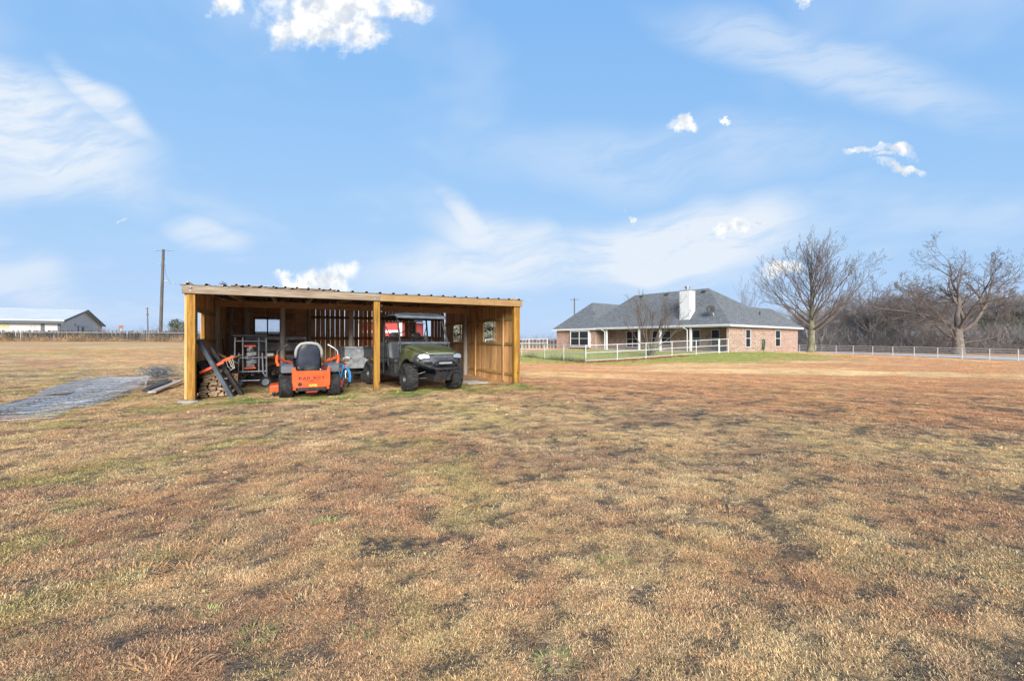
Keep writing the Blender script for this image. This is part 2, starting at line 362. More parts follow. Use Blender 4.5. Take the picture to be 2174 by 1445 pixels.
# ------------------------------------------------------------------ field colours (shared by the soil sheet and the grass on it)
def field_nodes(N, pos):
    """returns (grass colour, bareness) for a world position"""
    flat = N.vm('MULTIPLY', pos, (1, 1, 0))
    sp = N.n('ShaderNodeSeparateXYZ', {0: flat}); X, Y = sp.outputs[0], sp.outputs[1]
    strk = N.rs(flat, -24, (0.45, 1.5, 1))
    big = N.noise(flat, 0.22, 6, 0.7, 0.4); mid = N.noise(strk, 0.85, 6, 0.75, 0.5); fine = N.noise(flat, 3.1, 5, 0.7)
    far = N.noise(N.rs(flat, 8, (0.05, 0.26, 1)), 1.0, 5, 0.6, 0.4)
    tan = (0.67, 0.465, 0.24); straw = (0.84, 0.62, 0.34); red = (0.56, 0.30, 0.165); rust = (0.60, 0.305, 0.16); olive = (0.42, 0.35, 0.13); green = (0.20, 0.29, 0.055)
    c = N.mix(N.ss(mid, 0.40, 0.60), tan, (0.44, 0.285, 0.175))
    c = N.mix(N.ss(fine, 0.5, 0.7, 0, .6), c, straw)
    c = N.mix(N.m('MULTIPLY', N.ss(big, 0.44, 0.60), N.ss(fine, 0.40, 0.58, .25, .8)), c, red)
    c = N.mix(N.ss(N.noise(flat, 7.5, 4, 0.7), 0.50, 0.62, 0, .68), c, (0.22, 0.14, 0.09))
    yel = N.m('MULTIPLY', N.ss(N.noise(flat, 0.3, 6, 0.7, 0.3), 0.5, 0.64, 0, .6), N.ss(Y, 3.0, 5.5, .35, 1.0))
    c = N.mix(yel, c, (0.72, 0.53, 0.25))
    leftish = N.ss(X, 3.0, -5.0, .25, 1.0)
    c = N.mix(N.m('MULTIPLY', N.m('MULTIPLY', N.ss(N.noise(flat, 0.62, 5, 0.65, 0.3), 0.50, 0.66), N.ss(Y, 20, 9, .2, .9)), leftish), c, olive)
    # red-brown pasture further out, with straw coloured streaks
    rd = N.m('MULTIPLY', N.ss(N.m('ADD', N.m('MULTIPLY', Y, 1.0), N.m('MULTIPLY', X, 0.62)), 8.5, 14.0), N.ss(N.m('ADD', X, N.m('MULTIPLY', big, 6)), -4.0, 6.0, .45, 1.0))
    fc = N.mix(N.ss(far, 0.52, 0.66), rust, straw)
    fc = N.mix(N.ss(N.noise(flat, 0.35, 6, 0.7), 0.42, 0.62, 0, .5), fc, (0.58, 0.35, 0.155))
    c = N.mix(N.m('MULTIPLY', rd, 0.86), c, fc)
    # greener lawn round the house and inside its fence, and before the sheds
    dx = N.m('SUBTRACT', X, 11.5); dy = N.m('SUBTRACT', Y, 40.0)
    hd = N.m('SQRT', N.m('ADD', N.m('MULTIPLY', N.m('MULTIPLY', dx, dx), 0.62), N.m('MULTIPLY', dy, dy)))
    lawn = N.m('MULTIPLY', N.ss(N.m('ADD', hd, N.m('MULTIPLY', N.noise(flat, 0.3, 4, 0.6), 9.0)), 19.5, 14.0), 0.85)
    c = N.mix(lawn, c, N.mix(N.ss(fine, 0.35, 0.62), (0.20, 0.29, 0.05), (0.38, 0.40, 0.11)))
    gx = N.m('SUBTRACT', X, -3.0); gy = N.m('SUBTRACT', N.m('SUBTRACT', Y, 11.3), N.m('MULTIPLY', gx, 0.42))
    gstrip = N.m('MULTIPLY', N.ss(N.m('ABSOLUTE', gy), 1.5, 0.5), N.m('MULTIPLY', N.ss(N.m('ABSOLUTE', gx), 4.8, 3.0), N.ss(N.noise(flat, 0.95, 4, 0.6), 0.42, 0.56)))
    c = N.mix(N.m('MULTIPLY', gstrip, 0.85), c, green)
    lg = N.m('MULTIPLY', N.ss(N.noise(N.rs(flat, 0, (0.07, 0.3, 1)), 1.0, 4, 0.6, 0.2), 0.54, 0.66), N.ss(X, -8, -16))
    c = N.mix(N.m('MULTIPLY', lg, 0.55), c, (0.30, 0.32, 0.09))
    near = N.ss(N.m('ADD', Y, N.m('MULTIPLY', X, 0.25)), 21, 11)
    bare = N.m('MULTIPLY', N.ss(N.m('ADD', N.noise(N.rs(flat, -28, (0.55, 1.35, 1)), 1.5, 6, 0.74, 0.3), N.m('MULTIPLY', N.ss(X, -1, 5, -0.015, 0.012), 1.0)), 0.548, 0.632), near)
    spots = N.m('MULTIPLY', N.ss(N.m('ADD', N.noise(N.rs(flat, -28, (0.8, 1.3, 1)), 5.5, 4, 0.7, 0.2), N.ss(X, -5, 5, -0.012, 0.02)), 0.495, 0.57), N.m('MULTIPLY', near, 0.9))
    bare = N.m('MAXIMUM', bare, spots)
    return c, bare, flat

def field_material(name, blades):
    m = bpy.data.materials.new(name); m.use_nodes = True; t = m.node_tree; t.nodes.clear(); N = NT(t)
    pos = N.n('ShaderNodeNewGeometry').outputs['Position']
    if blades:
        c = N.n('ShaderNodeAttribute', attribute_name='tint', attribute_type='INSTANCER').outputs['Color']
        at_ = N.n('ShaderNodeAttribute', attribute_name='shade', attribute_type='GEOMETRY').outputs['Fac']
        rv = N.n('ShaderNodeObjectInfo').outputs['Random']
        c = N.mix(N.ss(N.m('FRACT', N.m('MULTIPLY', rv, 7.31)), 0.72, 0.95, 0, .6), c, (0.68, 0.56, 0.30))
        c = N.mix(N.ss(N.m('FRACT', N.m('MULTIPLY', rv, 3.77)), 0.74, 0.98, 0, .75), c, (0.46, 0.20, 0.085))
        c = N.mix(N.ss(N.m('FRACT', N.m('MULTIPLY', rv, 5.13)), 0.94, 0.99, 0, .5), c, (0.2, 0.26, 0.06))
        v = N.m('MULTIPLY', N.m('ADD', 0.48, N.m('MULTIPLY', at_, 1.45)), N.m('ADD', 0.85, N.m('MULTIPLY', rv, 0.3)))
        c = N.mix(1.0, c, N.n('ShaderNodeCombineXYZ', {0: v, 1: v, 2: v}).outputs[0], 'MULTIPLY')
        b = N.n('ShaderNodeBsdfPrincipled', {'Base Color': c, 'Roughness': 0.85, 'Specular IOR Level': 0.15})
        sh = N.n('ShaderNodeMixShader', {0: 0.25, 1: b.outputs[0], 2: N.n('ShaderNodeBsdfTranslucent', {0: c}).outputs[0]}).outputs[0]
    else:
        c, bare, flat = field_nodes(N, pos)
        vf = N.noise(flat, 38, 4, 0.7); vf2 = N.noise(flat, 9, 4, 0.7)
        sp = N.n('ShaderNodeSeparateXYZ', {0: flat}); Y = sp.outputs[1]
        near_dim = N.ss(Y, 24, 8, 1.0, 0.6)  # sheet colour darkens towards the near field, for contrast under the tufts
        v = N.m('MULTIPLY', N.m('ADD', 0.42, N.m('ADD', N.m('MULTIPLY', vf, 0.6), N.m('MULTIPLY', vf2, 0.5))), near_dim)
        c = N.mix(1.0, c, N.n('ShaderNodeCombineXYZ', {0: v, 1: v, 2: v}).outputs[0], 'MULTIPLY')
        soil = N.mix(N.ss(vf, 0.35, 0.65), (0.05, 0.043, 0.036), (0.12, 0.098, 0.078))
        c = N.mix(N.m('MULTIPLY', bare, 0.9), c, soil)
        bp = N.n('ShaderNodeBump', {'Strength': 0.7, 'Distance': 0.05, 'Height': N.m('ADD', vf, vf2)}).outputs[0]
        sh = N.n('ShaderNodeBsdfPrincipled', {'Base Color': c, 'Roughness': 0.95, 'Specular IOR Level': 0.1, 'Normal': bp}).outputs[0]
    N.L(sh, N.n('ShaderNodeOutputMaterial').inputs[0]); return m
M_FIELD = field_material('pasture_soil', False)
M_BLADE = field_material('dry_grass_blades', True)

# ground: one sheet to the horizon, fine near the camera
def axis_pts(lo_fine, hi_fine, step, far, grow=1.16):
    a = list(np.arange(lo_fine, hi_fine + 1e-6, step)); s = step
    x = a[-1]
    while x < far: s *= grow; x += s; a.append(x)
    x = a[0]; s = step
    while x > -far: s *= grow; x -= s; a.insert(0, x)
    return np.array(a)
gx = axis_pts(-16, 16, 0.25, 2600); gy = axis_pts(0, 24, 0.25, 2600)
GX, GY = np.meshgrid(gx, gy); GZ = hts(GX, GY)
nx, ny = len(gx), len(gy)
gv = np.stack([GX.ravel(), GY.ravel(), GZ.ravel()], 1)
ii = (np.arange(ny - 1)[:, None] * nx + np.arange(nx - 1)[None]).ravel()
gf = np.stack([ii, ii + 1, ii + 1 + nx, ii + nx], 1)
me = bpy.data.meshes.new('ground'); me.from_pydata(gv.tolist(), [], gf.tolist()); me.materials.append(M_FIELD)
me.polygons.foreach_set('use_smooth', [True] * len(me.polygons)); me.update()
ground = link(bpy.data.objects.new('ground', me)); tag(ground, 'brown winter pasture stretching to the horizon', kind='structure')

# ------------------------------------------------------------------ grass: tufts scattered over the field
def tuft_mesh(seed, blades, rad, lmin, lmax, w, flat):
    rg = random.Random(seed); vs = []; fs = []; sh = []
    for _ in range(blades):
        a = rg.uniform(0, 6.283); rr = rad * math.sqrt(rg.random()); x, y = rr * math.cos(a), rr * math.sin(a)
        d = a + rg.uniform(-2.2, 2.2); L = rg.uniform(lmin, lmax); tilt = rg.uniform(*flat)
        hx, hy = math.cos(d), math.sin(d); px, py = -hy * w / 2, hx * w / 2
        curl = rg.uniform(-0.5, 0.7); sd_ = rg.uniform(-0.9, 0.9)
        p1 = (x + hx * L * .5 * math.cos(tilt), y + hy * L * .5 * math.cos(tilt), max(.004, L * .5 * math.sin(tilt) + .006))
        t2 = tilt - curl
        h2x, h2y = math.cos(d + sd_), math.sin(d + sd_)
        p2 = (p1[0] + h2x * L * .5 * math.cos(t2), p1[1] + h2y * L * .5 * math.cos(t2), max(0.002, p1[2] + L * .5 * math.sin(t2)))
        o = len(vs)
        vs += [(x - px, y - py, -0.008), (x + px, y + py, -0.008), (p1[0] + px * .8, p1[1] + py * .8, p1[2]), (p1[0] - px * .8, p1[1] - py * .8, p1[2]), p2]
        fs += [(o, o + 1, o + 2, o + 3), (o + 3, o + 2, o + 4)]; sh += [rg.random()] * 2
    me = bpy.data.meshes.new('grass_tuft'); me.from_pydata(vs, [], fs); me.materials.append(M_BLADE)
    at_ = me.attributes.new('shade', 'FLOAT', 'FACE'); at_.data.foreach_set('value', sh); me.update(); return me
lib = bpy.data.collections.new('grass_tuft_library')
for k in range(7):
    lib.objects.link(bpy.data.objects.new('grass_tuft', tuft_mesh(11 + k, 68, 0.09, 0.013, 0.044, 0.0028, (-0.15, 0.26))))
rng = np.random.default_rng(5)
ST0 = (-7.24, 9.8); SA = 27.0; EXx, EXy = math.cos(R(SA)), math.sin(R(SA))    # the open shed: left front post, turn
HOU = (19.3, 39.0); HA = 38.0                                                # the brick house: rear right corner, turn
def shed_ab(x, y):
    dx, dy = x - ST0[0], y - ST0[1]; return dx * EXx + dy * EXy, -dx * EXy + dy * EXx
def house_qp(x, y):
    dx, dy = x - HOU[0], y - HOU[1]; c, s = math.cos(R(HA)), math.sin(R(HA)); return dx * c + dy * s, -dx * s + dy * c
P = []; S = []
for d0, d1, rho, sc in ((0.9, 3.2, 640, 0.82), (3.2, 5, 440, 0.9), (5, 8, 240, 1.05), (8, 13, 120, 1.25), (13, 20, 55, 1.5), (20, 34, 20, 1.8), (34, 62, 6, 2.2)):
    ang = R(61); n = int(rho * ang * (d1 * d1 - d0 * d0))
    r = np.sqrt(rng.uniform(d0 * d0, d1 * d1, n)); a = rng.uniform(-ang, ang, n)
    x, y = r * np.sin(a), r * np.cos(a)
    A, B = shed_ab(x, y); q, p = house_qp(x, y)
    inside = (A > 0) & (A < 8.3) & (B > 1.2) & (B < 7)
    keep = ~(inside & (rng.random(n) > 0.12)) & ~((q > -0.2) & (q < 16) & (p > -0.1) & (p < 22.5))
    x, y = x[keep], y[keep]
    P.append(np.stack([x, y, hts(x, y)], 1)); S.append(sc * rng.uniform(0.65, 1.35, len(x)))
P = np.concatenate(P); S = np.concatenate(S)
gm = bpy.data.meshes.new('grass'); gm.vertices.add(len(P)); gm.vertices.foreach_set('co', P.ravel())
a_ = gm.attributes.new('tuft_scale', 'FLOAT', 'POINT'); a_.data.foreach_set('value', S)
a_ = gm.attributes.new('tuft_turn', 'FLOAT', 'POINT'); a_.data.foreach_set('value', rng.uniform(0, 6.283, len(P)))
grass = link(bpy.data.objects.new('grass', gm)); tag(grass, 'short dry winter grass covering the field', kind='stuff')
gt = bpy.data.node_groups.new('scatter_grass', 'GeometryNodeTree'); gt.is_modifier = True
gt.interface.new_socket('Geometry', in_out='INPUT', socket_type='NodeSocketGeometry'); gt.interface.new_socket('Geometry', in_out='OUTPUT', socket_type='NodeSocketGeometry')
G = NT(gt)
gi = G.n('NodeGroupInput'); go = G.n('NodeGroupOutput')
tint_s, bare_s, _f = field_nodes(G, G.n('GeometryNodeInputPosition').outputs[0])
sc_at = G.n('GeometryNodeInputNamedAttribute', {'Name': 'tuft_scale'}, data_type='FLOAT').outputs[0]
tu_at = G.n('GeometryNodeInputNamedAttribute', {'Name': 'tuft_turn'}, data_type='FLOAT').outputs[0]
scl = G.m('MULTIPLY', sc_at, G.m('SUBTRACT', 1.0, G.m('MULTIPLY', bare_s, 0.68)))
ci = G.n('GeometryNodeCollectionInfo', {'Collection': lib, 'Separate Children': True, 'Reset Children': True})
iop = G.n('GeometryNodeInstanceOnPoints', {'Points': gi.outputs[0], 'Instance': ci.outputs[0], 'Pick Instance': True,
          'Rotation': G.n('ShaderNodeCombineXYZ', {0: 0.0, 1: 0.0, 2: tu_at}).outputs[0], 'Scale': G.n('ShaderNodeCombineXYZ', {0: scl, 1: scl, 2: scl}).outputs[0]})
cap = G.n('GeometryNodeStoreNamedAttribute', {'Geometry': gi.outputs[0], 'Name': 'tint', 'Value': tint_s}, data_type='FLOAT_COLOR', domain='POINT')
G.L(cap.outputs[0], iop.inputs['Points'])
G.L(iop.outputs[0], go.inputs[0])
grass.modifiers.new('scatter', 'NODES').node_group = gt
# ------------------------------------------------------------------ open shed
shed = empty('open_shed', (ST0[0], ST0[1], 0), R(SA), 'long open-front wooden shed with corrugated metal roof and yellow posts', 'shed')
def SP(a, b, z=0.0):
    return Vector((ST0[0] + a * EXx - b * EXy, ST0[1] + a * EXy + b * EXx, z))
SW, SB, SD = 8.3, 4.0, 7.0
rs = random.Random(3)
post_y = MB().box((0, 0, 1.16), (.155, .155, 2.48)).mesh('post', M_YEL, bevel=.008)
for a in (0.06, 4.08, 8.24): piece('front_post', post_y, shed, (a, 0, 0))
MB().bx((8.33, -.06, 0), (8.375, .10, 2.40)).build('corner_board', M_YEL, shed, bevel=.004)
MB().bx((-.066, -.04, .05), (-.022, .10, 2.56)).build('corner_board', M_CEDAR, shed, bevel=.004)
MB().bx((-.10, -.125, 2.405), (4.15, -.03, 2.59)).build('front_beam', M_BEAM, shed, bevel=.006)
MB().bx((4.152, -.125, 2.40), (8.42, -.03, 2.588)).build('front_beam', wood('sawn_beam_wood', (.36, .225, .105), (.28, .165, .065), .04, 0, .7), shed, bevel=.006)
MB().bx((0.0, 3.95, 2.40), (4.2, 4.03, 2.60)).build('inner_beam', M_BEAM2, shed, bevel=.006)
MB().bx((4.202, 3.95, 2.40), (8.3, 4.03, 2.60)).build('inner_beam', M_BEAM2, shed, bevel=.006)
post_g = MB().tube([(0, 0, -.1), (.004, .003, .8), (-.004, .002, 1.6), (0, 0, 2.62)], [.082, .078, .08, .075], 9).mesh('inner_post', M_GREYW, smooth=True)
for i, a in enumerate((0.02, 1.82, 3.93, 6.15, 8.18)): piece('inner_post', post_g, shed, (a, 4.12, 0), (0, 0, i * 1.7), (1, 1, 1.02))
for i, (a, b) in enumerate(((.15, 6.9), (.62, 6.75), (2.72, 6.88), (5.45, 6.9), (6.72, 6.88), (8.15, 6.9))): piece('rear_post', post_g, shed, (a, b, 0), (0, 0, i * 1.1), (.9 if i != 1 else 1.3, .9, .98))
raft = MB().box((0, 0, 0), (.042, 4.0, .14)).mesh('rafter', M_RAFT, bevel=.003)
hang = MB().prism([(-.06, .085), (.06, .085), (.06, .05), (.012, -.02), (-.012, -.02), (-.06, .05)], (0, -.03, 0), (1, 0, 0), (0, 0, 1), (0, .035, 0)).mesh('joist_hanger', M_HANG)
for k in range(9):
    a = .66 + .95 * k
    piece('rafter', raft, shed, (a, 1.96, 2.585), (math.atan2(.15, 4.0), 0, 0))
    piece('joist_hanger', hang, shed, (a, 3.91, 2.57), (0, 0, 0), (1, 1, 1))
raft2 = MB().box((0, 0, 0), (.042, 3.0, .14)).mesh('rafter', M_RAFT, bevel=.003)
for k in range(9): piece('rafter', raft2, shed, (.66 + .95 * k, 5.52, 2.70), (math.atan2(.05, 3.0), 0, 0))
# roof sheets: three ribs each
def sheet(ribs, pitch, L):
    prof = []
    for i in range(ribs):
        x = i * pitch
        prof += [(x, 0), (x + pitch * .38, 0), (x + pitch * .44, .042), (x + pitch * .56, .042), (x + pitch * .62, 0)]
    prof.append((ribs * pitch + .02, 0.004))
    m = MB(); top = [(x, 0, z) for x, z in prof]
    n = len(top)
    vs = top + [(x, L, z) for x, z in prof] + [(x, 0, z - .004) for x, z in prof] + [(x, L, z - .004) for x, z in prof]
    fs = []
    for i in range(n - 1):
        fs += [(i, i + 1, n + i + 1, n + i), (2 * n + i, 3 * n + i, 3 * n + i + 1, 2 * n + i + 1), (i, 2 * n + i, 2 * n + i + 1, i + 1), (n + i, n + i + 1, 3 * n + i + 1, 3 * n + i)]
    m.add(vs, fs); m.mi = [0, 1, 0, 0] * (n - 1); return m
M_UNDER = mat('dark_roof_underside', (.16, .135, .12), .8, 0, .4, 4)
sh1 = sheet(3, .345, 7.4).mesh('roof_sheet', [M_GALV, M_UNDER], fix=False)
for k in range(9 if False else 8):
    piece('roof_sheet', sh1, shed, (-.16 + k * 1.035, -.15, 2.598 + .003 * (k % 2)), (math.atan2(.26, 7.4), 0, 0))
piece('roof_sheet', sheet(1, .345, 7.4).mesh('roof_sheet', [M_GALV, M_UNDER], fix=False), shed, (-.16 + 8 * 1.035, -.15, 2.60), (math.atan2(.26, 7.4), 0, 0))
MB().tube([(-.16, -.14, 2.60), (-.28, -.145, 2.612), (-.36, -.15, 2.645), (-.40, -.15, 2.655)], [.006, .005, .012, .006], 5).build('bent_roof_edge', M_GALV, shed)
MB().bx((8.46, -.15, 2.595), (8.72, -.13, 2.602)).build('bent_roof_edge', M_GALV, shed)
M_GALVB = mat('bright_sheet', (.72, .74, .76), .5, .3, .1, 4)
sh2 = sheet(3, .345, 2.7)
for k in range(3): piece('raised_roof_sheet', sh2.mesh('raised_roof_sheet', [M_GALVB, M_UNDER], fix=False), shed, (.35 + k * 1.035, 4.3, 3.12 - .004 * (k % 2)), (-.03, 0, 0))
MB().bx((.35, 4.42, 2.84), (3.4, 4.47, 3.10)).build('raised_roof_board', M_BEAM2, shed)
vp = MB().cyl((.12, 4.6, 2.7), (.12, 4.6, 3.16), .04).lathe([(.12, 3.16), (.11, 3.175), (.0, 3.25)], (.12, 4.6, 0), n=10).build('roof_vent', M_GALVD, shed, smooth=True)

# boards in walls; an opening leaves a stub above and below
def board_wall(name, m, place, lo, hi, width, gap, z0, ztop, openings=(), jit=.004, thick=.019):
    cache = {}
    x = lo; i = 0
    while x + width * .6 < hi:
        cx = x + width / 2; zt = ztop(cx) if callable(ztop) else ztop
        segs = [(z0 + rs.uniform(-.03, .02), zt)]
        for (o0, o1, oz0, oz1) in openings:
            if o0 < cx < o1: segs = [(segs[0][0], oz0), (oz1, zt)]
        for (a, b) in segs:
            key = round((b - a) * 10)
            if key not in cache: cache[key] = MB().box((0, 0, 0), (width - gap, thick, key / 10)).mesh(name, m, bevel=.002)
            o = piece(name, cache[key], shed, *place(cx, (a + b) / 2, rs.uniform(-jit, jit)))
            o.scale = (1, 1, (b - a) / (key / 10))
        x += width; i += 1
cedar_gap = .006
board_wall('wall_board', M_CEDAR, lambda c, z, j: ((8.325 + j * .8, c, z), (rs.uniform(-.003, .003), 0, R(90))), .08, 4.05, .142, cedar_gap, .02, 2.70, [(1.70, 2.64, 1.31, 2.01)])
board_wall('wall_board', M_CEDAR2, lambda c, z, j: ((8.325 + j * .8, c, z), (0, 0, R(90))), 4.05, 7.0, .142, .012, .02, 2.78, [(4.95, 5.95, 1.30, 2.01)])
board_wall('wall_board', M_CEDAR, lambda c, z, j: ((-.035 + j * .8, c, z), (0, 0, R(90))), .12, 4.05, .142, cedar_gap, .03, 2.70, [(.84, 1.8, 1.40, 2.08)])
board_wall('wall_board', M_CEDAR2, lambda c, z, j: ((-.035 + j * .8, c, z), (0, 0, R(90))), 4.05, 7.0, .142, .012, .03, 2.76)
# rails and studs on the side walls
for z in (.30, 1.26, 2.06):
    MB().bx((8.275, .1, z - .045), (8.313, 3.98, z + .045)).build('wall_rail', M_RAIL, shed, bevel=.003)
    MB().bx((8.275, 4.06, z - .045), (8.313, 6.95, z + .045)).build('wall_rail', M_RAIL, shed, bevel=.003)
for z in (.30, 1.335, 2.12):
    MB().bx((-.022, .1, z - .06), (.018, 3.98, z + .06)).build('wall_rail', M_RAIL, shed, bevel=.003)
stud = MB().box((0, 0, 1.2), (.04, .09, 2.3)).mesh('wall_stud', M_CEDAR, bevel=.003)
for b in (.9, 3.3): piece('wall_stud', stud, shed, (8.252, b, 0))
for b in (5.0, 5.9): piece('window_frame_post', MB().bx((-.02, -.04, 1.2), (.02, .04, 2.1)).mesh('window_frame_post', M_RAIL, bevel=.002), shed, (8.29, b, 0))
MB().bx((.0, 1.74, 1.4), (.05, 1.84, 2.06)).build('window_frame_post', M_YEL, shed, bevel=.003)
MB().bx((.0, .80, 1.4), (.04, .86, 2.06)).build('window_frame_post', M_GREYW, shed, bevel=.003)
for (b0, b1) in ((1.70, 2.64),):
    for b in (b0, b1): MB().bx((8.28, b - .02, 1.31), (8.31, b + .02, 2.01)).build('window_frame_post', M_RAIL, shed, bevel=.002)
# rear wall: dark panels at the left, slats with light between them, boards with two openings
for (x0, x1, z0, z1) in ((-.03, .87, 0, 2.93), (1.72, 2.78, 0, 2.93), (.871, 1.719, 0, 1.59), (.871, 1.719, 2.19, 2.93)): MB().bx((x0, 7.02, z0), (x1, 7.032, z1)).build('wall_backing', M_PANEL, shed)  # sheets added behind the panels to stop daylight in their joints
pan = [(.0, .45), (.47, .84), (1.73, 2.2), (2.22, 2.74)]
rows = [.05, .38, .80, 1.22, 1.70, 2.15, 2.42, 2.75]
for (x0, x1) in pan + [(.86, 1.28), (1.30, 1.71)]:
    for r0, r1 in zip(rows, rows[1:]):
        if .85 < x0 < 1.72 and r0 > 1.4 and r1 < 2.3: continue
        MB().bx((x0 + .006, 6.99 + rs.uniform(-.006, .006), r0 + .006), (x1 - .006, 7.012, r1 - .006)).build('wall_panel', M_PANEL, shed, bevel=.003)
for x in (.86, 1.285, 1.71): MB().bx((x - .022, 6.93, 1.57), (x + .022, 6.975, 2.22)).build('window_frame_post', M_BLKMET, shed)
for z in (1.58, 2.2): MB().bx((.84, 6.935, z - .022), (1.73, 6.97, z + .022)).build('window_frame_rail', M_BLKMET, shed)
for (x0, x1) in ((.885, 1.26), (1.31, 1.69)): MB().bx((x0, 6.985, 1.60), (x1, 6.99, 2.18)).build('window_pane', M_PANE, shed)
MB().bx((.2, 6.9, .22), (2.74, 6.94, .36)).build('wall_rail', M_RAILX, shed); MB().bx((.7, 6.2, .70), (2.7, 6.26, .98)).build('shelf_beam', M_BEAM2, shed, bevel=.006)
slat = MB().box((0, 0, 1.47), (.166, .018, 2.94)).mesh('wall_slat', M_CEDAR2, bevel=.002)
for k in range(15):
    piece('wall_slat', slat, shed, (2.86 + k * .18, 7.0 + rs.uniform(-.006, .006), rs.uniform(-.02, .03)), (0, rs.uniform(-.004, .004), 0))
board_wall('wall_board', M_CEDAR2, lambda c, z, j: ((c, 7.0 + j, z), (0, 0, 0)), 5.52, 8.28, .142, .01, .02, 2.93, [(5.6, 6.48, 1.55, 2.14), (6.85, 7.62, 1.55, 2.30)])
for z in (.32, 1.45, 2.28): MB().bx((2.76, 6.93, z - .05), (8.2, 6.975, z + .05)).build('wall_rail', M_RAILX, shed, bevel=.003)
for x in (5.58, 6.5, 6.83, 7.66): MB().bx((x - .03, 6.92, 1.5), (x + .03, 6.985, 2.34)).build('window_frame_post', M_RAIL, shed, bevel=.002)
MB().cyl((7.24, 6.99, 1.55), (7.24, 6.99, 2.30), .012).build('window_bar', M_GALVD, shed)
# small white discs scattered over the rear battens: far too small to pick apart
fm = MB()
for (u, v) in ((503, 657), (503, 672.5), (504, 685.5), (567, 652.5), (567, 667), (567, 710), (587, 710), (608, 710), (627, 664), (627, 670), (627, 688), (627, 699), (627, 711), (657, 656.5), (657, 671), (658, 682), (658, 691), (658, 701), (658, 715),
               (567, 721), (567, 731), (586, 730), (538, 672), (538, 682), (538, 693), (538, 703), (579, 673), (590, 674), (574, 755), (586, 755), (622, 755), (587, 765), (564, 784), (575, 784), (586, 784), (627, 730), (468, 737), (467, 720)):
    t = (u - CX) / FPX; a = (10.42 + 16.04 * t) / (.891 - .454 * t) - .06; d = 15.98 + .454 * a
    fm.lathe([(.0, -.012), (.018, -.01), (.02, 0)], (a, 6.90 if v < 750 else 6.88, zv(v, d)), (0, 1, 0), 7)
tag(fm.build('white_dots', mat('white_disc', (.8, .8, .8), .4), shed), kind='stuff')
foot = MB().lathe([(.0, .02), (.16, .02), (.20, .008), (.21, -.06)], (0, 0, 0), n=14).build('post_footing', M_CONC, shed, smooth=True); foot.location = (.0, -.06, 0)

# ------------------------------------------------------------------ things kept in the shed
# boards stacked at the left end, ends towards us
bend = [MB().box((0, 0, 0), (w, L, h)).mesh('board', M_STACK, bevel=.004) for w, L, h in ((.145, 1.3, .038), (.185, 1.25, .04), (.115, 1.2, .042))]
z = .03; n_b = 0
for layer in range(13):
    x0 = .12 + max(0, layer - 5) * .012; x1 = .86 - max(0, layer - 2) * .034
    x = x0 + rs.uniform(0, .04)
    while x < x1 - .06:
        k = rs.choice((0, 0, 1, 2)); w = (.145, .185, .115)[k]
        loc = SP(x + w / 2, .42 + .66 + rs.uniform(-.05, .06) + layer * .010, z + .022)
        o = bpy.data.objects.new('stacked_board', bend[k]); o.location = loc; o.rotation_euler = (rs.uniform(-.01, .01), rs.uniform(-.03, .03), R(SA) + rs.uniform(-.05, .05)); link(o)
        tag(o, 'weathered brown board in the stack just inside the left front post', 'board', 'boards stacked at the left end of the shed'); n_b += 1
        x += w + rs.uniform(.004, .03)
    z += .0475
def ramp(p0, p1, w, label, m):
    r = MB(); p0 = Vector(p0); p1 = Vector(p1); x, y, d = frame_of(p1 - p0, Vector((0, -1, .3)))
    prof = [(-w / 2, -.04), (w / 2, -.04), (w / 2, .04), (w / 2 - .012, .04), (w / 2 - .012, -.028), (-w / 2 + .012, -.028), (-w / 2 + .012, .04), (-w / 2, .04)]
    r.loft([[p + x * a - y * b for a, b in prof] for p in (p0, p1)])
    o = r.build('loading_ramp', m, None, bevel=.002); tag(o, label, 'ramp', 'steel ramps leaning over the board stack')
    r = MB()
    for k in range(1, 6): q = p0.lerp(p1, k / 6); r.bar(q - x * w * .45, q + x * w * .45, .02, .05)
    r.build('rung', m, o); return o
M_RAMP = mat('blue_grey_steel', (.085, .10, .125), .45, .3, .2, 6)
ramp(SP(.14, .32, 1.37), SP(.80, .26, .02), .09, 'blue-grey steel ramp leaning across the front of the board stack', M_RAMP)
ramp(SP(.34, .62, 1.20), SP(.98, .60, .02), .08, 'black steel ramp leaning just behind the blue-grey one', M_BLKMET)
# drain pipe, orange bar, orange bow saw, bag and loose boards on the stack
pm = MB().lathe([(.17, -.55), (.17, .55), (.15, .55), (.15, -.55)], (0, 0, 0), (.35, .93, .08), 22, closed=True)
o = pm.build('drain_pipe', M_BLACK, None, smooth=True); o.location = SP(.22, 1.05, .72); o.rotation_euler = (0, 0, R(SA)); tag(o, 'short wide black plastic drain pipe lying on the board stack', 'pipe')
o = MB().bar((-.24, 0, -.12), (.24, 0, .13), .04, .06).build('orange_bar', M_ORANGE, None, bevel=.004); o.location = SP(.38, .40, .72); o.rotation_euler = (0, 0, R(SA - 6)); tag(o, 'orange-red flat steel bar sloping across the top of the board stack', 'bar')
saw = empty('clamp_tool', SP(.62, .62, .80), R(SA), 'orange clamp with thin wire hoops above the board stack', 'tool')
MB().bar((-.10, 0, .04), (.17, .02, .16), .035, .06).build('handle', M_ORANGE, saw, bevel=.006)
for k in range(3): MB().tube([(-.04 + k * .06, 0, .06 + k * .03), (.0 + k * .06, .02, -.1 + k * .02), (.09 + k * .045, .02, -.19 + k * .03), (.16 + k * .02, .02, -.12), (.06 + k * .045, .02, .09 + k * .02)], .006, 5).build('wire_hoop', mat('pale_wire', (.55, .5, .42), .5, .3), saw)
bg_ = MB(); rr = random.Random(2)
rings = []
